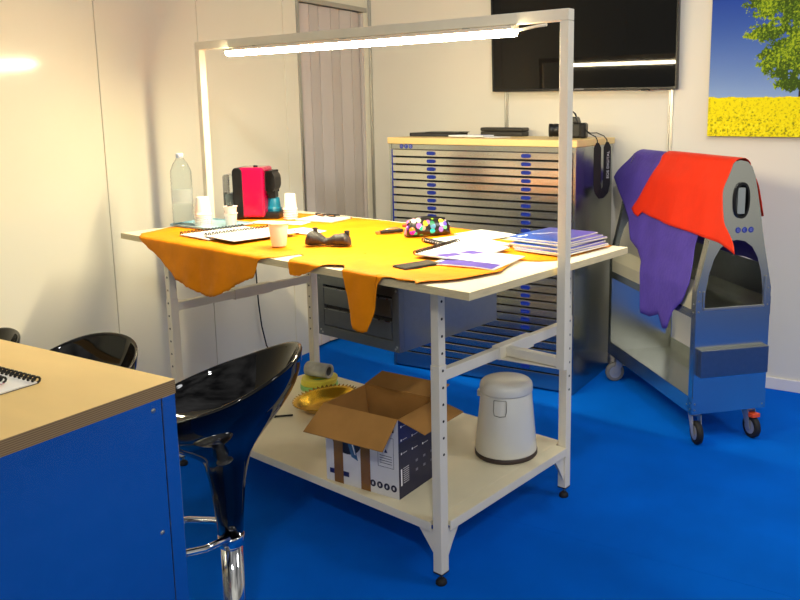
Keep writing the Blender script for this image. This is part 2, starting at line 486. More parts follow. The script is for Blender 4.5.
# camera on the cabinet
pc = thing('photo_camera', 'black photo camera with hanging strap on the cabinet top', 'camera', (1.640, -0.30, CH), radians(8))
b = MB(); b.box(-0.06, 0.07, -0.03, 0.035, 0.0, 0.085, BLACKPL); b.box(0.035, 0.07, -0.05, -0.02, 0.0, 0.080, BLACKSOFT); b.build('body', pc, bevel=0.012, seg=3)
b = MB(); b.prism([(-0.032, 0.082), (0.032, 0.082), (0.018, 0.118), (-0.018, 0.118)], -0.045, 0.03, BLACKPL, fn=lambda a, b_, c: (a, c, b_)); b.build('viewfinder_hump', pc, bevel=0.006)
b = MB(); b.tube([(-0.035, 0.02, 0.08), (-0.045, 0.015, 0.115), (-0.02, 0.01, 0.15), (0.0, 0.0, 0.135), (0.02, 0.0, 0.09)], (0.009, 0.003), BLACKSOFT, n=8); b.build('strap_loop', pc)
b = MB(); b.lathe([(0.030, 0), (0.034, 0.004), (0.034, 0.02), (0.031, 0.022), (0.036, 0.026), (0.036, 0.06), (0.033, 0.062), (0.037, 0.066), (0.037, 0.085), (0.031, 0.087), (0.028, 0.075)], BLACKPL, n=28)
ln = b.build('lens', pc); ln.location = (-0.06, 0.0, 0.043); ln.rotation_euler = (radians(90), 0, radians(-70))
b = MB(); b.lathe([(0.0, 0.072), (0.014, 0.0745), (0.028, 0.0755)], mat('lens_glass', (12, 12, 22), 0.02, spec=1.0, var=0.1), n=24, caps=False); b.build('lens_glass', ln)
# strap: hangs over the cabinet's right side
b = MB()
e = [(1.71, -0.335, 1.43), (1.745, -0.36, 1.402), (1.785, -0.40, 1.392), (1.812, -0.42, 1.384), (1.824, -0.425, 1.366), (1.826, -0.425, 1.345)]
l1 = [(1.826, -0.425, 1.352), (1.826, -0.425, 1.325), (1.826, -0.424, 1.20), (1.826, -0.422, 1.13), (1.828, -0.412, 1.096), (1.829, -0.385, 1.076), (1.830, -0.345, 1.076), (1.830, -0.305, 1.092), (1.829, -0.288, 1.13), (1.828, -0.282, 1.20), (1.828, -0.284, 1.325), (1.828, -0.285, 1.352)]
e2 = [(1.828, -0.287, 1.342), (1.826, -0.288, 1.366), (1.812, -0.298, 1.385), (1.775, -0.31, 1.402), (1.74, -0.315, 1.400), (1.71, -0.32, 1.415)]
def loc_inv(o, p): return o.matrix_basis.inverted() @ Vector(p)
pcm = Matrix.Translation((1.640, -0.30, CH)) @ Matrix.Rotation(radians(8), 4, 'Z')
inv = pcm.inverted()
b.tube([inv @ Vector(p) for p in e], (0.003, 0.003), BLACKSOFT, n=8)
b.tube([inv @ Vector(p) for p in e2], (0.003, 0.003), BLACKSOFT, n=8)
# flat band, width in the plane seen from the camera
dirw = Vector((0.88, 0.48, 0)).normalized()
def band(pts, hw, th, m):
    pts = [Vector(p) for p in pts]; R = []
    for i, p in enumerate(pts):
        t = (pts[min(i + 1, len(pts) - 1)] - pts[max(i - 1, 0)]).normalized()
        nrm = Vector((0.92, -0.39, 0))
        wd = t.cross(nrm).normalized()
        f_ = hw if 0 < i < len(pts) - 1 else hw * 0.35
        R.append([inv @ (p + wd * s * f_ + nrm * q * th) for s, q in ((-1, -1), (1, -1), (1, 1), (-1, 1))])
    b.rings(R, m, smooth=False)
band(l1, 0.028, 0.0015, BLACKSOFT)
st = b.build('neck_strap', pc, bevel=0.0008)
lettering('EOS DIGITAL', 0.026, mat('strap_print', (205, 205, 205), 0.5, var=0.01), st, inv @ Vector((1.8355, -0.2875, 1.228)), (pi / 2, -pi / 2, radians(67) - radians(8)), name='strap_lettering')

# ------------------------------------------------------------------ television
tv = thing('television', 'large black flat screen television mounted on the back wall', 'television', (0.985, 0, 1.640))
TW, TH = 1.154, 0.665
b = MB()
b.ringwall([(0, 0), (TW, 0), (TW, TH), (0, TH)], [(0.010, 0.016), (TW - 0.010, 0.016), (TW - 0.010, TH - 0.010), (0.010, TH - 0.010)], -0.062, -0.050, BLACKPL, fn=lambda a, b_, c: (a, c, b_))
b.box(0.0, TW, -0.050, -0.02, 0.0, TH, BLACKPL)
b.build('frame', tv, bevel=0.002)
b = MB(); b.box(0.010, TW - 0.010, -0.056, -0.0505, 0.016, TH - 0.010, mat('black_screen_glass', (4, 4, 5), 0.03, spec=0.5, var=0.05)); b.build('screen', tv)
tv.rotation_euler = (radians(2.1), 0, 0)
b = MB(); b.box(0.3, 0.9, -0.022, -0.013, 0.15, 0.5, ALU); b.build('wall_bracket', tv, bevel=0.003)
b = MB(); b.box(TW / 2 - 0.03, TW / 2 + 0.03, -0.0625, -0.062, 0.004, 0.011, mat('logo_grey', (120, 120, 120), 0.4, var=0.02)); b.build('badge', tv)
b = MB(); b.box(0.95, 1.0, -0.06, -0.045, -0.006, 0.0, BLACKPL); b.build('sensor', tv, bevel=0.002)

# ------------------------------------------------------------------ canvas picture
def picture():
    x0, z0, W, H = 2.309, 1.384, 1.30, 0.92
    o = thing('canvas_picture', 'large canvas print of a green tree over a yellow flower field', 'picture', (x0, 0, z0))
    b = MB(); b.box(0, W, -0.030, -0.001, 0, H, mat('canvas_side', (150, 140, 40), 0.8, var=0.3, scale=40)); b.build('stretcher', o)
    nx, nz = 430, 304
    bm = bmesh.new()
    P = [[bm.verts.new((W * i / nx, -0.0306, H * j / nz)) for j in range(nz + 1)] for i in range(nx + 1)]
    for i in range(nx):
        for j in range(nz):
            bm.faces.new([P[i][j], P[i + 1][j], P[i + 1][j + 1], P[i][j + 1]])
    me = bpy.data.meshes.new('printed_canvas'); bm.to_mesh(me); bm.free()
    ca = me.color_attributes.new('print', 'FLOAT_COLOR', 'POINT')
    blobs = [(775, 6, 34, 17), (765, 34, 24, 9), (800, 10, 30, 26), (782, 62, 25, 21), (812, 45, 40, 34), (765, 56, 10, 9), (790, 84, 18, 8), (748, 8, 8, 3), (826, 74, 26, 16), (850, 20, 50, 40), (830, -25, 70, 34)]
    k = 0
    for i in range(nx + 1):
        for j in range(nz + 1):
            x = W * i / nx; z = H * j / nz
            px = 708 + x * 192; pz = 136 - z * 190
            n1 = noise.noise(Vector((x * 28, z * 28, 1))); n2 = noise.noise(Vector((x * 75, z * 75, 5))); n3 = noise.noise(Vector((x * 9, z * 9, 9))); n4 = noise.noise(Vector((x * 160, z * 160, 2)))
            hz = 96.5 + 1.2 * n1
            if pz > hz:
                t = (pz - hz) / 40
                w_ = (n2 * 0.7 + n4 * 0.6) * (0.45 + 0.7 * t) + n1 * 0.4 * t
                c = (248, 232, 2) if w_ > -0.12 else ((222, 204, 4) if w_ > -0.33 else (150, 148, 10))
                if w_ > 0.32: c = (255, 246, 50)
            else:
                t = max(0, min(1, (pz + 20) / 116)); t = t ** 1.3
                c = tuple(a_ + (b_ - a_) * t for a_, b_ in zip((26, 62, 160), (140, 170, 216)))
                d = -9
                for bx, bz, ax, az in blobs:
                    d = max(d, 1 - ((px - bx) / ax) ** 2 - ((pz - bz) / az) ** 2)
                if 796.5 < px < 801.5 and pz > 78: c = (52, 44, 30)
                if d + n1 * 0.75 + n2 * 0.45 + n4 * 0.4 > 0.12 and pz < 93:
                    s = n2 * 0.6 + n4 * 0.6 + n3 * 0.5 - (0.25 if pz > 70 else 0)
                    c = (60, 84, 14) if s < -0.1 else ((98, 128, 18) if s < 0.22 else (164, 186, 30))
            ca.data[k].color = srgb(c); k += 1
    mt = mat('canvas_print', (128, 128, 128), 0.65, spec=0.25)
    a_ = mt.node_tree.nodes.new('ShaderNodeAttribute'); a_.attribute_name = 'print'
    mt.node_tree.links.new(a_.outputs['Color'], mt.node_tree.nodes['Principled BSDF'].inputs['Base Color'])
    me.materials.append(mt)
    c = bpy.data.objects.new('printed_canvas', me); COL.objects.link(c); c.parent = o
picture()

# ------------------------------------------------------------------ workbench
L, D = 1.876, 0.942
bench = thing('packing_bench', 'cream workbench with white metal frame and overhead light gantry, in the middle', 'workbench', T0, TR)
b = MB(); b.box(0, D, 0, L, HT - 0.024, HT - 0.0008, BENCHEDGE, top=BENCHTOP); b.box(0.0005, D - 0.0005, 0.0005, L - 0.0005, HT - 0.0008, HT, BENCHTOP)
b.build('tabletop', bench, bevel=0.0005, seg=1)
TUBE = 0.036
legs = [(0.082, 0.188), (0.827, 0.188), (0.082, 1.670), (0.827, 1.670)]
for x, y in legs:
    sgn = 1 if x < 0.4 else -1
    b = MB()
    b.box(x, x + TUBE, y, y + TUBE, 0.045, 0.742, WHITEMETAL)
    b.box(x + 0.002, x + TUBE - 0.002, y + 0.002, y + TUBE - 0.002, 0.742, 0.993, WHITEMETAL)
    lg = b.build('leg', bench, bevel=0.002)
    b = MB()
    for k in range(10):
        z = 0.945 - k * 0.055
        if y < 1: b.cyl((x + TUBE / 2, y - 0.0006 if z < .742 else y + 0.0014, z), (x + TUBE / 2, y + 0.001 if z < .742 else y + 0.003, z), 0.0045, DARKGAP, n=12)
        else: b.cyl((x - 0.0006 if z < .742 else x + 0.0014, y + TUBE / 2, z), (x + 0.001 if z < .742 else x + 0.003, y + TUBE / 2, z), 0.0045, DARKGAP, n=12)
    b.build('adjustment_holes', lg)
    b = MB()
    c = (x + TUBE / 2, y + TUBE / 2, 0)
    b.lathe([(0.017, 0.0), (0.019, 0.003), (0.018, 0.012), (0.010, 0.020), (0.005, 0.022)], BLACKSOFT, c, 20)
    b.cyl((c[0], c[1], 0.02), (c[0], c[1], 0.045), 0.005, ALU, n=10)
    b.box(x, x + TUBE, y, y + TUBE, 0.041, 0.0455, BLACKPL)
    b.build('foot', lg)
    # gusset plates under the shelf
    b = MB()
    y_in = y + TUBE if y < 1 else y
    s2 = 1 if y < 1 else -1
    b.prism([(y_in, 0.188), (y_in + s2 * 0.07, 0.188), (y_in, 0.105)], x + 0.004, x + 0.008, WHITEMETAL, fn=lambda a, b_, c_: (c_, a, b_))
    x_in = x + TUBE if sgn > 0 else x
    b.prism([(x_in, 0.188), (x_in + sgn * 0.07, 0.188), (x_in + sgn * 0.03, 0.13), (x_in, 0.075)], y + 0.008, y + 0.012, WHITEMETAL, fn=lambda a, b_, c_: (a, c_, b_))
    b.build('gusset', lg, bevel=0.001)
for y in (0.205, 1.687):
    out = -1 if y < 1 else 1
    b = MB()
    b.box(0.082 + TUBE, 0.827, y - 0.013, y + 0.013, 0.688, 0.724, WHITEMETAL)
    b.build('cross_rail', bench, bevel=0.0015)
    b = MB()
    b.box(0.395, 0.600, y - 0.017, y + 0.017, 0.683, 0.729, WHITEMETAL)
    b.build('rail_sleeve', bench, bevel=0.0015)
    ye = y + out * 0.25 if y < 1 else y + 0.235
    b = MB()
    a0, a1 = sorted((y + out * 0.017, ye - out * 0.018))
    b.box(0.431, 0.458, a0, a1, 0.690, 0.722, WHITEMETAL)
    b.prism([(0.458, y + out * 0.017), (0.400, y + out * 0.017), (0.431, ye - out * 0.03), (0.458, ye - out * 0.03)], 0.683, 0.687, WHITEMETAL)
    b.build('outrigger', bench, bevel=0.0015)
PV, PW = 0.430, 0.032
ZB = 1.825
post_y = [(-0.047, -0.047 + PW), (1.892, 1.892 + PW)]
for a0, a1 in post_y:
    b = MB(); b.box(PV, PV + PW, a0, a1, 0.683, ZB - 0.0355, WHITEMETAL); b.build('gantry_post', bench, bevel=0.002)
b = MB(); b.box(PV, PV + PW, post_y[0][0], post_y[1][1], ZB - 0.035, ZB, WHITEMETAL); b.build('gantry_beam', bench, bevel=0.002)
# bottom shelf
b = MB()
b.box(0.078, 0.866, 0.235, 1.66, 0.199, 0.217, SHELFTOP)
b.box(0.122, 0.824, 0.184, 0.235, 0.199, 0.217, SHELFTOP); b.box(0.122, 0.824, 1.66, 1.71, 0.199, 0.217, SHELFTOP)
b.build('lower_shelf', bench, bevel=0.001)
b = MB()
b.box(0.074, 0.0775, 0.225, 1.668, 0.188, 0.2175, WHITEMETAL); b.box(0.8665, 0.870, 0.225, 1.668, 0.188, 0.2175, WHITEMETAL)
b.box(0.120, 0.825, 0.180, 0.1835, 0.186, 0.2175, WHITEMETAL); b.box(0.120, 0.825, 1.7105, 1.714, 0.186, 0.2175, WHITEMETAL)
b.build('shelf_rail', bench, bevel=0.0008)
# table top frame under the board
b = MB()
b.box(0.086, 0.860, 0.192, 0.220, 0.958, 0.9925, WHITEMETAL); b.box(0.086, 0.860, 1.674, 1.702, 0.958, 0.9925, WHITEMETAL)
b.build('top_bracket', bench, bevel=0.001)

# lamp
lamp = thing('linear_lamp', 'long lit linear lamp hanging under the white gantry beam', 'lamp', tab(0, PV + PW / 2 - 0.020, 1.79), TR)
b = MB(); b.box(-0.022, 0.022, 0.150, 1.665, -0.018, -0.006, WHITEMETAL); b.build('housing', lamp, bevel=0.002)
LEDM = mat('lit_diffuser', (255, 244, 214), 0.5, emit=(255, 238, 194), estr=170)
b = MB()
n = 10
b.rings([[(0.021 * cos(pi + pi * i / n), y, -0.0181 + 0.020 * sin(pi + pi * i / n)) for i in range(n + 1)] for y in (0.153, 1.662)], LEDM, close=True)
b.build('diffuser', lamp)
for y in (0.35, 0.95, 1.50):
    b = MB(); b.box(-0.008, 0.008, y - 0.01, y + 0.01, -0.0055, 0.0, ALU); b.build('clip', lamp)
b = MB(); b.tube([(0, 0.166, -0.022), (0, 0.12, -0.018), (0, 0.07, -0.012), (0, 0.03, -0.010)], (0.005, 0.004), WHITEMETAL, n=8); b.build('cable_end', lamp)

# drawer unit under the bench
du = thing('drawer_unit', 'low dark steel unit with two drawers hanging under the workbench top', 'drawer unit', tab(0.302, 0.030, 0.777), TR)
UW, UD, UH = 0.376, 0.50, 0.2155
b = MB()
b.ringwall([(0, 0), (UW, 0), (UW, UH), (0, UH)], [(0.030, 0.034), (UW - 0.030, 0.034), (UW - 0.030, UH - 0.040), (0.030, UH - 0.040)], 0, 0.02, GALVDARK, fn=lambda a, b_, c: (c, a, b_))
b.box(0.02, UD, 0, UW, 0, UH, GALVDARK)
ub = b.build('housing', du, bevel=0.0015)
b = MB()
for a_, c_ in ((0.012, 0.018), (0.018, 0.010), (UW - 0.012, 0.018), (UW - 0.020, 0.010), (0.012, UH - 0.02), (UW - 0.012, UH - 0.02)):
    b.lathe([(0.004, -0.003), (0.003, -0.0045), (0.001, -0.005)], ALU, n=8)
    for v in b.bm.verts[-24:]:
        v.co = Vector((v.co.z + 0.003, a_ + v.co.y, c_ + v.co.x))
b.build('rivet', ub)
zz = [(0.038, 0.1), (0.108, 0.172)]
for z0, z1 in zz:
    d = MB(); d.box(0.0, 0.019, 0.033, UW - 0.033, z0, z1 - 0.006, GALVDARK)
    d.box(-0.005, 0.003, 0.033, UW - 0.033, z1 - 0.0065, z1 - 0.0035, GALV)
    d.box(0.010, 0.019, 0.031, UW - 0.031, z1 - 0.006, z1 + 0.003, DARKGAP)
    d.build('drawer', du, bevel=0.001)

# ------------------------------------------------------------------ hides on the bench
def interp(pts, x):
    if x <= pts[0][0]: return pts[0][1]
    for (a, p), (c, q) in zip(pts, pts[1:]):
        if x <= c: return p + (q - p) * (x - a) / (c - a) if c > a else q
    return pts[-1][1]
def hide(name, label, lo, hi, z, u0, u1, nu, nv, seed, backfold=False, th=0.0016, hangv=-0.006, lift=0.0):
    o = thing(name, label, 'leather hide', T0, TR) if False else None
    bm = bmesh.new(); P = []
    R = 0.008
    for i in range(nu + 1):
        u = u0 + (u1 - u0) * i / nu
        jag = 0.004 * noise.noise(Vector((u * 40, seed, 0))) + 0.003 * noise.noise(Vector((u * 110, seed, 3)))
        a = interp(lo, u) + jag; c = interp(hi, u) - jag
        row = []
        # rows concentrate near the table edge so the fold is smooth
        ts = [a + (c - a) * j / nv for j in range(nv + 1)]
        for t in ts:
            # slight movement in the outline
            uu = u + 0.004 * noise.noise(Vector((t * 25, seed + 7, 0)))
            if t < 0:
                s = -t
                # quarter bend around the edge and then down
                ang = min(s / R, pi / 2)
                x = -R * sin(ang) + hangv + R * 0.0; zz_ = z - R * (1 - cos(ang))
                if s > R * pi / 2:
                    dz = s - R * pi / 2
                    rip = 0.5 * noise.noise(Vector((u * 7, dz * 3, seed))) + 0.25 * noise.noise(Vector((u * 16, dz * 6, seed + 2)))
                    x += -abs(rip) * min(dz, 0.16) * 0.32; zz_ -= dz
                p = (x, uu, zz_)
            elif backfold and t > D:
                s = t - D; ang = min(s / R, pi / 2)
                p = (D + R * sin(ang) + 0.004, uu, z - R * (1 - cos(ang)) - max(0, s - R * pi / 2))
            else:
                e_ = max(0, min(1, (min(t - a, c - t)) / 0.05))
                h = 0.0035 * (noise.noise(Vector((u * 6, t * 6, seed))) + 0.6) + 0.002 * noise.noise(Vector((u * 19, t * 19, seed)))
                x = t + (hangv if t < 0.02 else 0) * (1 - t / 0.02 if t < 0.02 else 0)
                p = (x, uu, z + max(0, h) * 0.6 + lift * (1 - e_) ** 2 * max(0, noise.noise(Vector((u * 14, seed, t * 3)))))
            row.append(bm.verts.new(p))
        P.append(row)
    for i in range(nu):
        for j in range(nv):
            f = bm.faces.new([P[i][j], P[i][j + 1], P[i + 1][j + 1], P[i + 1][j]][::-1]); f.smooth = True
    bmesh.ops.recalc_face_normals(bm, faces=bm.faces[:])
    up_ = sum(1 if f.normal.z > 0 else -1 for f in bm.faces)
    if up_ < 0: bmesh.ops.reverse_faces(bm, faces=bm.faces[:])
    me = bpy.data.meshes.new(name); bm.to_mesh(me); bm.free()
    me.materials.append(LEATHER); me.materials.append(SUEDE)
    o = bpy.data.objects.new(name, me); COL.objects.link(o)
    o.location = T0; o.rotation_euler = (0, 0, TR)
    s = o.modifiers.new('thickness', 'SOLIDIFY'); s.thickness = th; s.offset = 1; s.material_offset = 1; s.material_offset_rim = 1
    s.use_flip_normals = False
    return tag(o, label, 'leather hide')
loA = [(0.06, 0.56), (0.10, 0.50), (0.30, 0.43), (0.50, 0.30), (0.56, 0.27), (0.64, 0.21), (0.68, 0.26), (0.72, 0.17), (0.80, 0.085), (0.86, 0.115), (0.875, 0.01), (0.93, -0.02), (0.955, -0.075), (1.055, -0.118), (1.188, -0.178), (1.23, -0.186), (1.278, -0.182), (1.441, -0.145), (1.573, -0.068), (1.698, -0.012), (1.772, 0.030), (1.80, 0.10), (1.845, 0.20)]
hiA = [(0.06, 0.93), (0.10, 0.955), (0.14, 1.02), (0.17, 1.00), (0.22, 0.93), (0.30, 0.80), (0.45, 0.80), (0.53, 0.78), (0.56, 0.89), (0.62, 0.955), (0.70, 0.915), (0.80, 0.93), (0.93, 0.935), (1.05, 0.90), (1.20, 0.915), (1.59, 0.895), (1.80, 0.86), (1.845, 0.60)]
hide('leather_hide', 'large yellow leather hide over the left and back of the workbench', loA, hiA, HT, 0.06, 1.845, 230, 90, 1.3, backfold=True)
loB = [(0.088, 0.24), (0.105, 0.135), (0.135, 0.06), (0.169, 0.017), (0.188, -0.012), (0.20, 0.0), (0.26, -0.006), (0.30, 0.0), (0.325, -0.008), (0.348, -0.035), (0.354, -0.10), (0.388, -0.185), (0.42, -0.192), (0.455, -0.186), (0.47, -0.12), (0.506, 0.0), (0.55, 0.035), (0.60, 0.02), (0.613, -0.008), (0.66, -0.030), (0.715, -0.050), (0.756, -0.050), (0.770, 0.0), (0.79, 0.03)]
hiB = [(0.088, 0.27), (0.112, 0.321), (0.153, 0.44), (0.25, 0.47), (0.40, 0.44), (0.50, 0.36), (0.56, 0.31), (0.60, 0.25), (0.68, 0.215), (0.715, 0.16), (0.79, 0.085)]
hide('leather_hide', 'smaller yellow leather hide whose tongue hangs over the drawer unit', loB, hiB, HT + 0.0065, 0.088, 0.79, 150, 60, 4.1)

ZL = HT + 0.0062     # top of the leather
# ------------------------------------------------------------------ things on the bench
def place(o, u, v, z=ZL, r=0.0):
    o.location = tab(u, v, z); o.rotation_euler = (0, 0, TR + r); return o
# water bottle
def bottle():
    o = thing('water_bottle', 'empty clear plastic water bottle at the far left of the workbench against the wall', 'bottle', tab(1.826, 0.262, ZL), 0)
    b = MB(); prof = [(0.038, 0.0), (0.044, 0.006)]
    z = 0.012
    while z < 0.225:
        prof += [(0.0445, z), (0.0415, z + 0.006), (0.0445, z + 0.012)]; z += 0.017
    prof += [(0.043, 0.24), (0.030, 0.272), (0.016, 0.292), (0.014, 0.300), (0.014, 0.306)]
    outer = prof; inner = [(max(0.001, r - 0.0012), max(0.0015, zz)) for r, zz in prof][::-1]
    b.lathe(outer + inner, CLEAR, n=32, caps=True); b.build('bottle_body', o)
    b = MB(); b.lathe([(0.0155, 0.296), (0.0155, 0.314), (0.014, 0.316)], mat('pale_blue_cap', (206, 218, 236), 0.4, var=0.02), n=20); b.build('cap', o)
    b = MB(); b.lathe([(0.0452, 0.10), (0.0452, 0.16)], mat('clear_label', (225, 232, 238), 0.3, var=0.02, alpha=0.15), n=32, caps=False); b.build('bottle_label', o)
bottle()
# tray
b = MB(); b.prism([(-0.082, -0.12), (0.082, -0.12), (0.115, -0.14), (0.115, 0.14), (0.105, 0.15), (-0.105, 0.15), (-0.115, 0.14), (-0.115, -0.14)], 0, 0.003, mat('pale_blue_tray', (150, 190, 205), 0.4, var=0.03))
b.ringwall([(-0.082, -0.12), (0.082, -0.12), (0.115, -0.14), (0.115, 0.14), (0.105, 0.15), (-0.105, 0.15), (-0.115, 0.14), (-0.115, -0.14)],
           [(-0.100, -0.145), (0.100, -0.145), (0.110, -0.135), (0.110, 0.135), (0.100, 0.145), (-0.100, 0.145), (-0.110, 0.135), (-0.110, -0.135)], 0.003, 0.008, MAT['pale_blue_tray'])
tr = b.build('tray', bevel=0.001); place(tr, 1.735, 0.345, ZL - 0.0, radians(5)); tag(tr, 'flat pale blue tray under the cup stack at the left of the workbench', 'tray')
# cups: all from one profile
def cup_mesh(mt, h=0.082, r0=0.024, r1=0.035):
    b = MB()
    b.lathe([(r0, 0), (r0 + 0.002, 0.003), (r1 - 0.002, h * 0.80), (r1 - 0.001, h - 0.004), (r1 + 0.002, h - 0.003), (r1 + 0.002, h), (r1 - 0.0015, h), (r1 - 0.003, h * 0.80), (r0 + 0.0005, 0.005)], mt, n=28)
    return b
def cup_stack(u, v, z, n, mt, lab, grp, h=0.082, r0=0.024, r1=0.035, step=0.011, flip=False):
    first = None
    for k in range(n):
        if first is None:
            o = cup_mesh(mt, h, r0, r1).build('plastic_cup'); first = o
        else:
            o = first.copy(); COL.objects.link(o)
        p = tab(u, v, z)
        if flip: o.rotation_euler = (pi, 0, 0); o.location = (p.x, p.y, p.z + h + k * step)
        else: o.location = (p.x, p.y, p.z + k * step)
        tag(o, lab(k, n), 'cup', grp)
NTH = ['lowest', 'second lowest', 'third lowest', 'third highest', 'second highest', 'topmost']
def lab_for(s, nth=NTH):
    return lambda k, n: (nth[k] if n == 6 else ['lowest', 'second lowest', 'middle', 'second highest', 'topmost'][k]) + ' ' + s
cup_stack(1.737, 0.302, ZL + 0.0035, 6, CUP, lab_for('white cup of the upside-down stack on the pale blue tray'), 'white cups stacked on the blue tray', h=0.078, flip=True, step=0.0095)
cup_stack(1.628, 0.365, ZL, 2, mat('pinkish_white_cup', (244, 226, 216), 0.35, var=0.02), lambda k, n: ('lower', 'upper')[k] + ' cup of the short pinkish stack in front of the coffee machine', 'short stack by the coffee machine', h=0.060, r0=0.019, r1=0.028, step=0.030)
cup_stack(1.035, 0.158, ZL + 0.001, 1, mat('frosted_cup', (250, 246, 236), 0.3, var=0.01), lambda k, n: 'single upright white plastic cup near the front edge of the yellow hide', None, h=0.088, r0=0.025, r1=0.037)
b = MB(); b.lathe([(0.014, 0), (0.012, 0.01), (0.004, 0.012), (0.003, 0.022), (0.0, 0.022)], BLACKPL, n=14); o = b.build('cup_lid_knob'); p = tab(1.628, 0.365, ZL + 0.030 + 0.053); o.location = p
tag(o, 'small black cap sitting in the short pinkish cup stack', 'cap')

# coffee machine
def coffee_machine():
    dirx = (TU * (-0.116) + TV * 0.086).normalized()
    rz = math.atan2(dirx.y, dirx.x)
    o = thing('coffee_machine', 'pink and black capsule coffee machine at the back left of the workbench', 'coffee machine', tab(1.822, 0.515, ZL), rz)
    # local x: towards the spout, local y: depth away from the camera; pink side faces -y
    def rr(x0, x1, z0, z1, r, n=6):
        pts = []
        for cx, cz, a0 in ((x1 - r, z0 + r, -pi / 2), (x1 - r, z1 - r, 0), (x0 + r, z1 - r, pi / 2), (x0 + r, z0 + r, pi)):
            for k in range(n + 1):
                a = a0 + pi / 2 * k / n; pts.append((cx + r * cos(a), cz + r * sin(a)))
        return pts
    f = lambda a, b_, c: (a, c, b_)
    b = MB(); b.prism(rr(0.0, 0.055, 0.0, 0.238, 0.022), -0.002, 0.158, BLACKPL, fn=f); b.build('rear_shell', o, bevel=0.004)
    b = MB(); b.prism(rr(0.030, 0.168, 0.008, 0.240, 0.016), 0.0, 0.156, PINK, fn=f); b.build('body_panel', o, bevel=0.010, seg=3)
    b = MB(); b.prism(rr(0.160, 0.222, 0.118, 0.222, 0.040), 0.025, 0.130, BLACKPL, fn=f); b.prism(rr(0.176, 0.212, 0.092, 0.130, 0.008), 0.05, 0.105, BLACKPL, fn=f); b.build('brew_head', o, bevel=0.006, seg=3)
    b = MB(); b.prism(rr(0.150, 0.238, 0.0, 0.030, 0.006), 0.02, 0.138, BLACKPL, fn=f); b.build('drip_tray', o, bevel=0.002)
    b = MB(); b.lathe([(0.012, 0.238), (0.012, 0.245), (0.009, 0.247)], BLACKPL, c=(0.105, 0.07, 0), n=16); b.build('button', o)
    b = MB(); b.prism(rr(-0.062, -0.002, 0.045, 0.205, 0.012), 0.02, 0.14, CLEAR, fn=f); b.build('water_tank', o, bevel=0.006)
    b = MB(); b.prism(rr(-0.060, 0.002, 0.0, 0.044, 0.006), 0.018, 0.142, BLACKPL, fn=f); b.build('tank_base', o, bevel=0.003)
    b = MB(); b.prism(rr(-0.052, -0.012, 0.055, 0.115, 0.008), 0.03, 0.13, mat('grey_filter', (120, 130, 132), 0.5, var=0.1), fn=f); b.build('water_filter', o)
    for ch in o.children:
        for v in ch.data.vertices: v.co.x *= 0.86
    return o, Matrix.Translation(tab(1.822, 0.515, ZL)) @ Matrix.Rotation(rz, 4, 'Z')
cmach, CM = coffee_machine()
p = CM @ Vector((0.167, 0.078, 0.0305))
TURQ = mat('turquoise_cup', (6, 112, 146), 0.35, var=0.04)
first = None
for k in range(4):
    if first is None:
        o = cup_mesh(TURQ, 0.050, 0.025, 0.033).build('paper_cup'); first = o
    else:
        o = first.copy(); COL.objects.link(o)
    o.location = (p.x, p.y, p.z + 0.050 + k * 0.004); o.rotation_euler = (pi, 0, 0)
    tag(o, ('lowest', 'second lowest', 'second highest', 'highest')[k] + ' turquoise cup of the stack under the coffee machine spout', 'cup', 'turquoise cups on the drip tray')
cup_stack(1.625, 0.685, ZL, 5, CUP, lab_for('white cup of the stack just right of the coffee machine'), 'white cups right of the coffee machine', h=0.075, step=0.011, flip=True, r0=0.022, r1=0.032)

# spiral-bound notebooks
INK = mat('dark_ink', (60, 62, 74), 0.6, var=0.05)
PINKINK = mat('pale_red_ink', (214, 140, 150), 0.6, var=0.05)
VIOLET = mat('violet_print', (92, 74, 176), 0.35, var=0.18, scale=25)
def notebook(label, cat, u, v, z, r, w, h, spiral='x0', pages=0.006, cover=BLACKPL, lines=(), name='spiral_notebook', mirror=False, world=None, group=None):
    """w along local x, h along local y; the wire binding runs along the local y edge at x=0"""
    o = thing(name, label, cat, (0, 0, 0), 0, group)
    if world: o.location = world[0]; o.rotation_euler = (0, 0, world[1])
    else: place(o, u, v, z, r)
    b = MB(); b.box(0, w, 0, h, 0, 0.0012, cover); b.build('back_cover', o, bevel=0.0004, seg=1)
    b = MB(); b.box(0.004, w - 0.001, 0.001, h - 0.001, 0.0013, 0.0012 + pages, PAPER); b.build('pages', o)
    b = MB()
    nring = int(h / 0.0150)
    for k in range(nring):
        y = (k + 0.5) * h / nring; rr_ = pages / 2 + 0.0060
        b.tube([(0.002 + rr_ * cos(a) * 1.1, y + 0.0012 * sin(a / 2), max(0.0024, pages / 2 + 0.0035) + rr_ * sin(a) * 0.8 + 0.0018) for a in [2 * pi * i / 10 for i in range(10)]], 0.0026, BLACKPL, n=5, closed=True)
    b.build('wire_binding', o)
    if lines:
        b = MB()
        for (x0, x1, y0, y1, m_) in lines:
            b.box(x0, x1, y0, y1, 0.0012 + pages, 0.0012 + pages + 0.0003, m_)
        b.build('print', o)
    return o

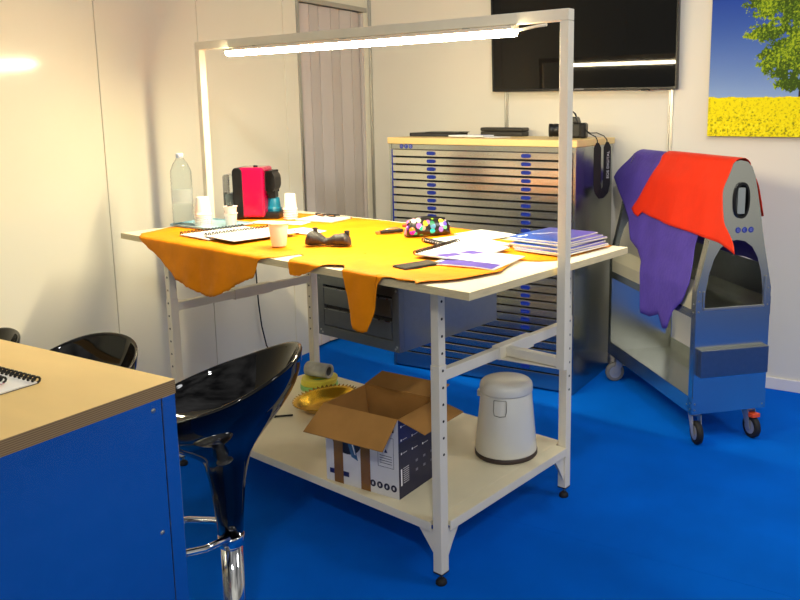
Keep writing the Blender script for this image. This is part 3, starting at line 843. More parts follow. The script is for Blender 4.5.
lines = [(0.03, 0.20, 0.262, 0.266, INK), (0.045, 0.049, 0.04, 0.24, INK), (0.085, 0.088, 0.05, 0.16, PINKINK), (0.11, 0.113, 0.05, 0.22, PINKINK), (0.15, 0.156, 0.06, 0.12, INK)]
notebook('white wire-bound notebook at the front left of the yellow hide, nearest the blue tray', 'notebook', 0, 0, 0, 0, 0.21, 0.297, lines=lines[:2], world=(tab(1.575, 0.085, ZL), TR - pi / 2 + radians(-2)), pages=0.004, group=None)
notebook('white printed wire-bound notebook on the yellow hide, just left of the single white cup', 'notebook', 0, 0, 0, 0, 0.21, 0.297, lines=lines, world=(tab(1.415, 0.092, ZL + 0.009), TR - pi / 2 + radians(-3)), pages=0.003)
b = MB(); b.prism([(0, 0), (0.20, 0.02), (0.16, 0.13), (0.0, 0.12)], 0, 0.0008, PAPER); o = b.build('paper_sheet'); o.location = tab(1.36, 0.41, ZL); o.rotation_euler = (0, 0, TR - pi / 2 - radians(6)); tag(o, 'loose white sheet on the yellow hide behind the single white cup', 'paper')
b = MB(); b.prism([(0, 0), (0.26, 0.0), (0.26, 0.10), (0.0, 0.09)], 0, 0.0012, PAPER); b.prism([(0.03, 0.02), (0.2, 0.02), (0.2, 0.035), (0.03, 0.035)], 0.0012, 0.0015, INK); o = b.build('paper_sheet'); o.location = tab(1.655, 0.47, ZL); o.rotation_euler = (0, 0, TR - pi / 2 + radians(24)); tag(o, 'white printed sheet lying in front of the pink coffee machine', 'paper')
b = MB(); b.prism([(0, 0), (0.20, 0.0), (0.20, 0.15), (0.0, 0.15)], 0, 0.006, PAPER); b.prism([(-0.002, 0.150), (0.202, 0.150), (0.202, 0.156), (-0.002, 0.156)], 0, 0.007, INK); o = b.build('paper_pad'); o.location = tab(1.56, 0.66, ZL); o.rotation_euler = (0, 0, TR - pi / 2 + radians(14)); tag(o, 'white paper pad with dark edge right of the coffee machine cups', 'paper')
gl = thing('eyeglasses', 'folded dark eyeglasses lying on the paper pad behind the coffee machine cups', 'eyeglasses', tab(1.50, 0.80, ZL + 0.008), TR - pi / 2 + radians(10))
b = MB()
for c in (-0.032, 0.032): b.tube([(c + 0.024 * cos(a), 0, 0.018 + 0.017 * sin(a)) for a in [2 * pi * i / 18 for i in range(18)]], 0.0022, BLACKPL, n=6, closed=True)
b.tube([(-0.009, 0, 0.022), (0, 0, 0.025), (0.009, 0, 0.022)], 0.002, BLACKPL, n=6); q = b.build('rim', gl); q.rotation_euler = (radians(62), 0, 0)
for c in (-1, 1):
    b = MB(); b.tube([(c * 0.056, -0.010, 0.011), (c * 0.058, 0.004 + 0.006 * c, 0.010), (-c * 0.03, 0.022 + 0.006 * c, 0.006), (-c * 0.05, 0.03, 0.004)], 0.0022, BLACKPL, n=6); b.build('temple', gl)
# usb stick
us = thing('usb_stick', 'tiny white and dark usb stick on the yellow hide right of the single cup', 'usb stick', tab(1.265, 0.415, ZL + 0.001), TR - pi / 2 - radians(35))
b = MB(); b.box(0, 0.035, 0, 0.016, 0, 0.008, mat('usb_pink', (226, 200, 210), 0.4, var=0.03)); b.build('body', us, bevel=0.002)
b = MB(); b.box(-0.014, 0, -0.001, 0.017, 0, 0.009, BLACKPL); b.build('cap', us, bevel=0.002)
b = MB(); b.box(0.035, 0.048, 0.002, 0.014, 0.001, 0.007, BLACKPL); b.build('plug', us, bevel=0.001)

# soft black pouch
def pouch():
    o = thing('soft_pouch', 'crumpled dark grey soft pouch lying in the middle of the yellow hide', 'pouch', tab(0.905, 0.282, ZL), 0)
    d = (TU * (-0.13) + TV * 0.085); rz = math.atan2(d.y, d.x); o.rotation_euler = (0, 0, rz)
    SOFT = mat('soft_dark_leather', (52, 50, 50), 0.5, var=0.15, scale=40, bump=0.6, bscale=55)
    b = MB(); R = []
    N = 26
    for i in range(N + 1):
        t = i / N; x = -0.088 + 0.176 * t
        end = min(t, 1 - t) * 2
        r = (0.030 * (1 - (1 - min(1, end * 3.2)) ** 2) ** 0.5) * (1 - 0.42 * math.exp(-((t - 0.45) / 0.16) ** 2)) + 0.001
        w = r * 1.15; h = r * 0.82 * (1.10 if t < 0.4 else 0.92)
        R.append([(x + 0.003 * noise.noise(Vector((t * 7, k, 0))), 0.010 * sin(t * 3.0) + w * cos(2 * pi * k / 20) * (1 + 0.12 * noise.noise(Vector((t * 6, k * 0.9, 3)))),
                   max(0.0005, h * 0.95 + h * sin(2 * pi * k / 20) * (1 + 0.2 * noise.noise(Vector((t * 9, k * 0.6, 8)))))) for k in range(20)])
    b.rings(R, SOFT); b.build('body', o, sub=1)
    for x, y, z in ((-0.052, 0.012, 0.056), (0.070, 0.01, 0.046)):
        b = MB(); b.lathe([(0.004, -0.014), (0.009, -0.006), (0.007, 0.0), (0.010, 0.006), (0.003, 0.010)], SOFT, c=(x, y, z), n=12, sx=1.2, sy=0.7); b.build('tied_end', o)
pouch()
# pencil case
def pencil_case():
    o = thing('pencil_case', 'black pencil case with a colourful flower print at the back middle of the yellow hide', 'pencil case', tab(0.780, 0.590, ZL), 0)
    d = (TU * (-0.075) + TV * 0.18); o.rotation_euler = (0, 0, math.atan2(d.y, d.x) + radians(-3))
    mt = mat('flower_print_fabric', (20, 18, 18), 0.35, coat=0.3)
    nt = mt.node_tree; bs = nt.nodes['Principled BSDF']
    tc = nt.nodes.new('ShaderNodeTexCoord'); v = nt.nodes.new('ShaderNodeTexVoronoi'); v.inputs['Scale'].default_value = 40
    nt.links.new(tc.outputs['Object'], v.inputs['Vector'])
    hs = nt.nodes.new('ShaderNodeHueSaturation'); hs.inputs['Saturation'].default_value = 1.15; hs.inputs['Value'].default_value = 0.75
    nt.links.new(v.outputs['Color'], hs.inputs['Color'])
    cr = nt.nodes.new('ShaderNodeValToRGB'); cr.color_ramp.interpolation = 'CONSTANT'
    cr.color_ramp.elements[0].position = 0.0; cr.color_ramp.elements[0].color = (0, 0, 0, 1)
    e = cr.color_ramp.elements.new(0.10); e.color = (1, 1, 1, 1)
    cr.color_ramp.elements[-1].position = 0.50; cr.color_ramp.elements[-1].color = (0, 0, 0, 1)
    nt.links.new(v.outputs['Distance'], cr.inputs[0])
    mx = nt.nodes.new('ShaderNodeMix'); mx.data_type = 'RGBA'
    nt.links.new(cr.outputs[0], mx.inputs[0]); mx.inputs[6].default_value = srgb((22, 20, 18)); nt.links.new(hs.outputs[0], mx.inputs[7])
    nt.links.new(mx.outputs[2], bs.inputs['Base Color'])
    b = MB(); R = []; n = 22; Lc = 0.185
    for i in range(17):
        t = i / 16; e_ = min(1, min(t, 1 - t) * 7) ** 0.35; e_ = max(e_, 0.15)
        h = (0.070 + 0.006 * sin(t * 5)) * (0.55 + 0.45 * e_); w = 0.034 * (0.6 + 0.4 * e_)
        ring = []
        for k in range(n):
            a = 2 * pi * k / n
            y = w * math.copysign(abs(cos(a)) ** 0.7, cos(a)); z = h / 2 + h / 2 * math.copysign(abs(sin(a)) ** 0.6, sin(a))
            y *= 1.1 - 0.55 * (z / h) ** 2
            ring.append((Lc * t + 0.004 * sin(k), y + 0.036, z + 0.0005))
        R.append(ring)
    b.rings(R, mt); b.build('body', o)
    b = MB(); b.tube([(0.012, 0.036, 0.056), (0.05, 0.034, 0.0745), (0.10, 0.037, 0.073), (0.17, 0.035, 0.064)], (0.006, 0.002), BLACKPL, n=8); b.build('zip', o)
    b = MB(); b.box(-0.014, 0.004, 0.03, 0.042, 0.040, 0.050, mat('red_tab', (210, 60, 50), 0.5, var=0.05)); b.build('pull_tab', o, bevel=0.002)
pencil_case()
kn = thing('utility_knife', 'black pocket tool with an orange tip lying left of the flowery pencil case', 'knife', tab(0.955, 0.585, ZL), 0)
d = (TU * (-0.04) + TV * 0.10); kn.rotation_euler = (0, 0, math.atan2(d.y, d.x))
b = MB(); b.box(0.012, 0.115, -0.011, 0.011, 0, 0.014, BLACKPL); b.build('handle', kn, bevel=0.004)
b = MB(); b.box(-0.006, 0.012, -0.009, 0.009, 0.001, 0.012, mat('orange_tip', (220, 110, 60), 0.5, var=0.05)); b.build('tip', kn, bevel=0.003)
b = MB(); b.tube([(0.11, 0.01, 0.014), (0.085, 0.004, 0.019), (0.05, 0.0, 0.019), (0.03, 0.0, 0.015)], (0.003, 0.001), ALU, n=6); b.build('clip', kn)

# right-hand notebooks
notebook('open white wire-bound notebook just right of the pencil case', 'notebook', 0, 0, 0, 0, 0.20, 0.297,
         lines=[(0.09, 0.096, 0.10, 0.16, INK)], world=(tab(0.385, 0.485, ZL + 0.0006), TR - radians(13)), pages=0.006)
b = MB(); b.box(0, 0.21, 0, 0.297, 0, 0.004, BLACKPL); o = b.build('black_folder', bevel=0.001); o.location = tab(0.43, 0.44, ZL - 0.0002) + Vector((0, 0, 0.0004)); o.rotation_euler = (0, 0, TR - radians(16)); 
bpy.data.objects.remove(o, do_unlink=True)
lf = thing('leaflet', 'white leaflet with a violet printed band, poking out under the front right notebook', 'leaflet', tab(0.335, 0.205, ZL + 0.003), TR - pi / 2 + radians(12))
b = MB(); b.grid(lambda i, j: (0.235 * i, 0.25 * j, 0.003 + 0.006 * sin(pi * i) * 0.6 + 0.002 * j), 12, 4, PAPER); b.build('sheet', lf, solid=0.003)
b = MB(); b.grid(lambda i, j: (0.02 + 0.205 * i, 0.004 + 0.075 * j, 0.0036 + 0.006 * sin(pi * (0.02 + 0.205 * i) / 0.235) * 0.6 + 0.002 * (0.004 + 0.075 * j) / 0.25), 12, 2, VIOLET); b.build('printed_band', lf)
nb = notebook('white wire-bound notebook with violet print, beside the mobile phone', 'notebook', 0, 0, 0, 0, 0.215, 0.297,
         lines=[], world=(tab(0.452, 0.262, ZL + 0.0135), TR - pi / 2 + radians(9.5)), pages=0.005)
b = MB(); b.prism([(0.06, 0.010), (0.125, 0.008), (0.150, 0.075), (0.110, 0.09)], 0.0062, 0.0066, VIOLET)
b.prism([(0.11, 0.10), (0.17, 0.10), (0.205, 0.15), (0.13, 0.16)], 0.0062, 0.0066, VIOLET); b.build('print', nb)
nb.rotation_euler[1] = radians(1.6)
b = MB(); b.prism([(0, 0), (0.21, 0), (0.21, 0.16), (0, 0.16)], 0, 0.0015, PAPER); o = b.build('paper_sheet'); o.location = tab(0.70, 0.77, ZL + 0.001); o.rotation_euler = (0, 0, TR - pi / 2 - radians(6)); tag(o, 'white sheet behind the notebooks at the back edge of the workbench', 'paper')
# phone
ph = thing('mobile_phone', 'dark mobile phone lying at the front edge of the yellow hide, beside the front notebook', 'phone', tab(0.352, 0.170, ZL), 0)
d = (TU * (-0.03) + TV * 0.15); ph.rotation_euler = (0, 0, math.atan2(d.y, d.x))
b = MB(); b.box(-0.072, 0.072, -0.037, 0.037, 0, 0.0095, BLACKPL); b.build('case', ph, bevel=0.004, seg=3)
b = MB(); b.box(-0.066, 0.066, -0.032, 0.032, 0.0095, 0.0100, mat('phone_glass', (44, 48, 44), 0.12, spec=0.7, var=0.05)); b.build('screen', ph)

# brochures
COVER = mat('blue_violet_cover', (40, 70, 190), 0.35, coat=0.0)
nt = COVER.node_tree; bs = nt.nodes['Principled BSDF']
tc = nt.nodes.new('ShaderNodeTexCoord'); sp = nt.nodes.new('ShaderNodeSeparateXYZ'); nt.links.new(tc.outputs['Object'], sp.inputs[0])
ns_ = nt.nodes.new('ShaderNodeTexNoise'); ns_.inputs['Scale'].default_value = 7; nt.links.new(tc.outputs['Object'], ns_.inputs['Vector'])
sb = nt.nodes.new('ShaderNodeMath'); sb.operation = 'SUBTRACT'; nt.links.new(sp.outputs[0], sb.inputs[0]); nt.links.new(sp.outputs[1], sb.inputs[1])
ad = nt.nodes.new('ShaderNodeMath'); ad.operation = 'MULTIPLY_ADD'; ad.inputs[1].default_value = 1.6; ad.inputs[2].default_value = 0.22; nt.links.new(sb.outputs[0], ad.inputs[0])
a2 = nt.nodes.new('ShaderNodeMath'); a2.operation = 'MULTIPLY_ADD'; a2.inputs[1].default_value = 0.5; nt.links.new(ns_.outputs['Fac'], a2.inputs[0]); nt.links.new(ad.outputs[0], a2.inputs[2])
r = nt.nodes.new('ShaderNodeValToRGB'); nt.links.new(a2.outputs[0], r.inputs[0])
r.color_ramp.elements[0].position = 0.30; r.color_ramp.elements[0].color = srgb((20, 78, 178))
r.color_ramp.elements[1].position = 0.90; r.color_ramp.elements[1].color = srgb((92, 76, 170))
q = r.color_ramp.elements.new(0.55); q.color = srgb((34, 46, 142))
nt.links.new(r.outputs[0], bs.inputs['Base Color'])
ords = ['bottom', 'second lowest', 'third lowest', 'middle', 'third highest', 'second highest', 'top']
BW, BL = 0.215, 0.290          # across u, across v
for k in range(7):
    o = thing('brochure', ords[k] + ' blue and violet brochure of the stack at the right end of the workbench', 'brochure', (0, 0, 0), 0, 'brochures stacked at the right end of the workbench')
    f_ = k / 6
    u0_, v0_ = 0.052 + 0.055 * f_ + 0.006 * sin(k * 2.3), 0.590 + 0.050 * f_ + 0.005 * cos(k * 3.1)
    o.location = tab(u0_ + 0.01, v0_, ZL + 0.002 + k * 0.0056); o.rotation_euler = (0, 0, TR - radians(2 + 3 * sin(k * 1.9)))
    b = MB(); b.box(-0.001, BL + 0.001, -0.001, BW, 0.0003, 0.0050, mat('page_edges_warm_bounce', (236, 224, 204), 0.7, var=0.04)); b.build('pages', o)  # white pages, with warm bounce from the leather put into their colour
    b = MB(); b.box(0, BL, 0, BW, 0.0050, 0.0054, COVER); b.box(0, BL, 0, BW, 0, 0.0003, COVER); b.build('cover', o)
    if k == 6:
        b = MB()
        b.tube([(0.02 + 0.01 * i, 0.175 + 0.008 * sin(i * 1.4), .0056) for i in range(7)], (0.006, 0.0004), PAPER, n=6, flat=(0, 1, 0))
        b.tube([(0.11 + 0.012 * i, 0.18 - 0.011 * i + 0.004 * sin(i * 1.7), .0056) for i in range(10)], (0.003, 0.0004), PAPER, n=6, flat=(0, 1, 0))
        b.build('cover_print', o)

# cable hanging behind the bench
b = MB(); b.tube([(0.05, -1.20, 0.975), (0.035, -1.165, 0.80), (0.022, -1.145, 0.60), (0.022, -1.138, 0.42), (0.028, -1.128, 0.28), (0.04, -1.11, 0.16), (0.06, -1.05, 0.02)], 0.004, BLACKSOFT, n=8)
o = b.build('power_cable'); tag(o, 'thin dark cable hanging down the left wall behind the workbench', 'cable')

# ------------------------------------------------------------------ things on the lower shelf
ZS = 0.2175
def bin_():
    o = thing('pedal_bin', 'white round pedal bin with a dark base ring on the lower shelf', 'waste bin', tab(0.352, 0.655, ZS), TR + radians(-35))
    W = mat('white_enamel', (222, 220, 208), 0.28, var=0.015, coat=0.3)
    b = MB(); b.lathe([(0.118, 0.0), (0.121, 0.004), (0.121, 0.016), (0.118, 0.018)], mat('dark_brown_ring', (60, 48, 44), 0.5, var=0.1), n=56); b.build('base_ring', o)
    b = MB(); b.lathe([(0.118, 0.018), (0.119, 0.022), (0.098, 0.248), (0.097, 0.250)], W, n=56); b.build('body', o)
    b = MB(); b.lathe([(0.1005, 0.251), (0.102, 0.256), (0.1015, 0.272), (0.099, 0.283), (0.092, 0.291), (0.078, 0.296), (0.05, 0.299), (0.02, 0.3005), (0.0, 0.3008)], W, n=56, caps=True); b.build('lid', o)
    # carrying recess on the front
    b = MB(); GR = mat('grey_outline', (120, 118, 106), 0.5, var=0.05)
    a0 = radians(-122)
    def pt(a, z, off=0.0015):
        r = 0.119 - 0.021 * (z - 0.022) / 0.226 + off
        return (r * cos(a0 + a), r * sin(a0 + a), z)
    hw = 0.24
    path = [pt(-hw, 0.240), pt(-hw, 0.20), pt(-hw * 0.85, 0.184), pt(0, 0.181), pt(hw * 0.85, 0.184), pt(hw, 0.20), pt(hw, 0.240)]
    b.tube(path, 0.0016, GR, n=6); b.tube([pt(-hw, 0.241), pt(0, 0.2415), pt(hw, 0.241)], 0.0014, GR, n=6); b.build('handle_recess', o)
    b = MB(); b.obox((0.103 * cos(radians(150)), 0.103 * sin(radians(150)), 0.235), (cos(radians(150)), sin(radians(150)), 0), (-sin(radians(150)), cos(radians(150)), 0), (0, 0, 1), 0.008, 0.016, 0.012, W); b.build('hinge', o, bevel=0.002)
    b = MB(); a = radians(-60); b.obox((0.130 * cos(a), 0.130 * sin(a), 0.010), (cos(a), sin(a), 0), (-sin(a), cos(a), 0), (0, 0, 1), 0.018, 0.02, 0.003, BLACKPL); pass
    b.bm.free()
bin_()
def box_():
    P0 = tab(0.412, 0.126, ZS)
    o = thing('cardboard_box', 'open cardboard box with white and dark printed sides on the lower shelf', 'box', P0, TR + radians(7))
    # local x: depth (away from the front), local y: width towards the left; outline from the near corner
    Wd, Dp, H, t = 0.322, 0.225, 0.284, 0.004
    WHT = mat('white_print_carton', (214, 212, 214), 0.5, var=0.02); DRK = mat('dark_print_carton', (34, 34, 60), 0.4, var=0.25, scale=5)
    TAPE = mat('brown_tape', (128, 88, 40), 0.25, var=0.1, coat=0.4); NAVY = mat('navy_print', (26, 34, 92), 0.4, var=0.2, scale=12)
    b = MB()
    b.box(0, t, 0, Wd, 0, H, CARD); b.box(Dp - t, Dp, 0, Wd, 0, H, CARD); b.box(t, Dp - t, 0, t, 0, H, CARD); b.box(t, Dp - t, Wd - t, Wd, 0, H, CARD); b.box(t, Dp - t, t, Wd - t, 0, t, CARD)
    b.build('carton', o)
    b = MB(); b.box(-0.0006, -0.0001, 0.0, Wd, 0, H, WHT); fp = b.build('front_print', o)
    b = MB(); b.box(0.0, Dp, -0.0006, -0.0001, 0, H, DRK); sp_ = b.build('side_print', o)
    # front: picture of a dark appliance, tapes, pictogram circles, text bar
    fy = lambda a, z, c: (-0.0007 - c, a, z)
    b = MB()
    el = [(0.225 + 0.068 * cos(a), 0.175 + 0.060 * sin(a)) for a in [2 * pi * i / 32 for i in range(32)]]
    b.prism(el, 0, 0.0004, mat('product_dark_print', (26, 36, 56), 0.3, var=0.3, scale=30), fn=fy)
    b.prism([(0.175, 0.10), (0.205, 0.11), (0.245, 0.235), (0.215, 0.235)], 0.0004, 0.0006, mat('product_blue', (70, 110, 150), 0.2, var=0.3, scale=30), fn=fy)
    b.prism([(0.185, 0.12), (0.190, 0.12), (0.225, 0.225), (0.220, 0.23)], 0.0006, 0.0008, PAPER, fn=fy)
    b.build('product_picture', fp)
    b = MB(); b.prism([(0.218, 0.030), (0.306, 0.030), (0.306, 0.048), (0.218, 0.048)], 0, 0.0004, NAVY, fn=fy); b.build('text_bar', fp)
    for k in range(4):
        b = MB(); cy = 0.022 + 0.030 * k
        b.prism([(cy + 0.0125 * cos(a), 0.035 + 0.0125 * sin(a)) for a in [2 * pi * i / 20 for i in range(20)]], 0, 0.0004, DRK, fn=fy)
        b.prism([(cy - 0.003, 0.030), (cy + 0.004, 0.030), (cy + 0.004 - 0.002 * (k % 2), 0.040), (cy - 0.003, 0.040)][::1], 0.0004, 0.0006, WHT, fn=fy)
        b.build('pictogram', fp)
    b = MB(); b.ringwall([(0.020, 0.105), (0.088, 0.105), (0.088, 0.215), (0.020, 0.215)], [(0.0212, 0.1062), (0.0868, 0.1062), (0.0868, 0.2138), (0.0212, 0.2138)], 0, 0.0004, INK, fn=fy)
    b.prism([(0.046, 0.158), (0.060, 0.158), (0.053, 0.172)], 0, 0.0004, NAVY, fn=fy)
    for k in range(4): b.prism([(0.028, 0.118 + k * 0.009), (0.080, 0.118 + k * 0.009), (0.080, 0.120 + k * 0.009), (0.028, 0.120 + k * 0.009)], 0, 0.0003, INK, fn=fy)
    b.build('diagram', fp)
    b = MB(); b.prism([(0.018, 0.235), (0.033, 0.235), (0.033, 0.247), (0.018, 0.247)], 0, 0.0004, DRK, fn=fy); b.build('side_mark', fp)
    for y in (0.122, 0.243):
        b = MB(); b.box(-0.0016, -0.0011, y, y + 0.042, 0.0, H - 0.004, TAPE); b.build('packing_tape', o)
    fx = lambda a, z, c: (a, -0.0007 - c, z)
    b = MB(); b.prism([(0, 0.20), (Dp, 0.20), (Dp, H), (0, H)], 0, 0.0002, NAVY, fn=fx); b.build('blue_band', sp_)
    b = MB()
    for r_ in range(3):
        for c_ in range(3):
            x = 0.012 + 0.062 * c_; z = 0.252 - 0.048 * r_ - 0.004 * c_
            b.prism([(x, z), (x + 0.006, z), (x + 0.006, z + 0.007), (x, z + 0.007)], 0.0002, 0.0005, PAPER, fn=fx)
            b.prism([(x + 0.010, z + 0.002), (x + 0.034, z + 0.002), (x + 0.034, z + 0.004), (x + 0.010, z + 0.004)], 0.0002, 0.0005, WHT, fn=fx)
    for r_ in range(2):
        for c_ in range(3):
            x = 0.095 + 0.045 * c_; z = 0.100 - 0.034 * r_
            b.prism([(x, z), (x + 0.013, z), (x + 0.013, z + 0.009), (x, z + 0.009)], 0.0002, 0.0005, mat('grey_side_print', (120, 120, 136), 0.5, var=0.02), fn=fx)
    b.prism([(0.010, 0.045), (0.017, 0.045), (0.017, 0.105), (0.010, 0.105)], 0.0002, 0.0005, PAPER, fn=fx)
    for k in range(8): b.prism([(0.024, 0.05 + k * 0.0075), (0.056, 0.05 + k * 0.0075), (0.056, 0.052 + k * 0.0075), (0.024, 0.052 + k * 0.0075)], 0.0002, 0.0005, WHT, fn=fx)
    b.build('printed_text', sp_)
    # flaps
    def flap(p, q, d, ln, sk=0.006):
        p = Vector(p); q = Vector(q); d = Vector(d).normalized() * ln; e = (q - p).normalized() * sk
        nrm = (q - p).cross(d).normalized() * t * 0.9
        b = MB(); lo = b._v([p, q, q + d - e, p + d + e]); hi = b._v([p + nrm, q + nrm, q + d - e + nrm, p + d + e + nrm])
        b.face(lo[::-1], CARD); b.face(hi, CARD)
        for i in range(4): b.face([lo[i], lo[(i + 1) % 4], hi[(i + 1) % 4], hi[i]], CARD)
        b.build('flap', o)
    flap((-0.001, 0, H + 0.001), (-0.001, Wd, H + 0.001), (-0.085, 0, -0.066), 0.122, -0.010)
    flap((Dp, Wd, H), (Dp, 0, H), (0.09, 0, 0.022), 0.100)
    flap((Dp, -0.001, H), (0, -0.001, H), (0, -0.10, -0.025), 0.115, -0.004)
    flap((0.008, Wd - t - 0.001, H), (Dp - 0.008, Wd - t - 0.001, H), (0, -0.02, -0.1), 0.105)
box_()
# tape rolls
def roll(name, label, mt, r, ri, h, loc):
    b = MB(); b.lathe([(r, 0), (r, h), (ri, h), (ri, 0), (r, 0)], mt, n=44, caps=False); o = b.build(name, bevel=0.002); o.location = loc; tag(o, label, 'tape roll', None); return o
rc = tab(1.505, 0.715, ZS)
GRT = mat('green_tape', (140, 200, 120), 0.45, var=0.05); YET = mat('yellow_tape', (226, 214, 70), 0.45, var=0.05)
roll('tape_roll', 'pale green tape roll at the bottom of the pile on the lower shelf', GRT, 0.088, 0.055, 0.020, rc)
roll('tape_roll', 'lower of two yellow tape rolls lying on the green roll on the lower shelf', YET, 0.084, 0.050, 0.014, rc + Vector((-0.004, 0.003, 0.0225)))
roll('tape_roll', 'upper of two yellow tape rolls lying on the green roll on the lower shelf', YET, 0.084, 0.050, 0.013, rc + Vector((0.001, 0.004, 0.0375)))
gr = thing('fabric_roll', 'grey and white roll lying on its side on top of the yellow tape rolls', 'roll', rc + Vector((0, 0, 0.0515 + 0.034)), math.atan2(rx.y, rx.x) - radians(24))
b = MB(); b.lathe([(0.034, -0.062), (0.034, 0.062), (0.030, 0.0625), (0.022, 0.060), (0.022, -0.060), (0.030, -0.0625), (0.034, -0.062)], mat('mottled_grey_wrap', (186, 188, 176), 0.55, var=0.3, scale=18), n=32, caps=False)
q = b.build('wrap', gr); q.rotation_euler = (0, pi / 2, 0)
b = MB(); b.lathe([(0.0215, -0.058), (0.0215, 0.058), (0.017, 0.058), (0.017, -0.058), (0.0215, -0.058)], mat('grey_core', (90, 92, 92), 0.6, var=0.1), n=24, caps=False)
q = b.build('core', gr); q.rotation_euler = (0, pi / 2, 0)
# golden fluted dish
def dish():
    o = thing('golden_dish', 'shallow golden dish with a fluted rim beside the cardboard box on the lower shelf', 'dish', tab(1.275, 0.560, ZS), TR + radians(15))
    GOLD = mat('golden_metal', (214, 170, 50), 0.25, metal=1.0, rvar=0.06, scale=30)
    n = 88; b = MB()
    def ring(r, z, fl=0.0):
        return [((r + fl * cos(i * pi * 0.999)) * cos(2 * pi * i / n) * 1.30, (r + fl * cos(i * pi)) * sin(2 * pi * i / n), z + fl * 0.5 * cos(i * pi)) for i in range(n)]
    b.rings([ring(0.050, 0.0), ring(0.080, 0.004), ring(0.098, 0.020), ring(0.112, 0.034, 0.003), ring(0.128, 0.044, 0.007), ring(0.127, 0.0465, 0.007), ring(0.110, 0.037, 0.003), ring(0.095, 0.023), ring(0.078, 0.0075), ring(0.048, 0.0035)], GOLD)
    b.build('bowl', o)
dish()
st_ = thing('small_stick', 'short dark stick lying in front of the golden dish on the lower shelf', 'stick', tab(1.31, 0.40, ZS + 0.004), TR + radians(140))
b = MB(); b.cyl((0, 0, 0), (0.07, 0, 0), 0.004, BLACKPL); b.build('rod', st_)
b = MB(); b.cyl((0.07, 0, 0), (0.078, 0, 0), 0.0055, DG); b.build('knob', st_)

# ------------------------------------------------------------------ plywood counter in the foreground
co = thing('display_counter', 'foreground counter with birch plywood top and blue-reflecting steel sides', 'counter', (2.005, -3.326, 0), 0)
b = MB(); b.box(-1.95, 0, -1.0, 0, 0.919, 0.9495, PLYEDGE); b.box(-1.95, 0, -1.0, 0, 0.9495, 0.950, BIRCH); b.build('counter_top', co)
b = MB(); b.box(-1.94, -0.0045, -0.99, -0.0345, 0, 0.9185, COUNTERSTEEL); b.build('steel_panel', co, bevel=0.001)
b = MB(); b.box(-0.040, -0.002, -0.034, 0.0, 0, 0.9185, COUNTERSTEEL); b.box(-1.94, -0.040, -0.034, -0.004, 0, 0.9185, COUNTERSTEEL); b.build('corner_post', co, bevel=0.0015)
for z in (0.896, 0.62, 0.36, 0.1):
    b = MB(); b.lathe([(0.0055, 0), (0.0045, 0.0015), (0.002, 0.0025), (0.0, 0.0028)], ALU, n=14)
    q = b.build('rivet', co); q.rotation_euler = (0, pi / 2, 0); q.location = (-0.0046, -0.055, z)
ZC = 0.9502
notebook('larger white wire-bound notebook lying on the foreground plywood counter', 'notebook', 0, 0, 0, 0, 0.21, 0.297, world=((1.479, -3.481, ZC), -pi / 2), pages=0.003)
notebook('small notebook with pink cover lying on the larger one on the counter', 'notebook', 0, 0, 0, 0, 0.15, 0.20, world=((1.548, -3.525, ZC + 0.0112), -pi / 2 - radians(3)), pages=0.003, cover=mat('pink_cover', (214, 150, 160), 0.5, var=0.05))

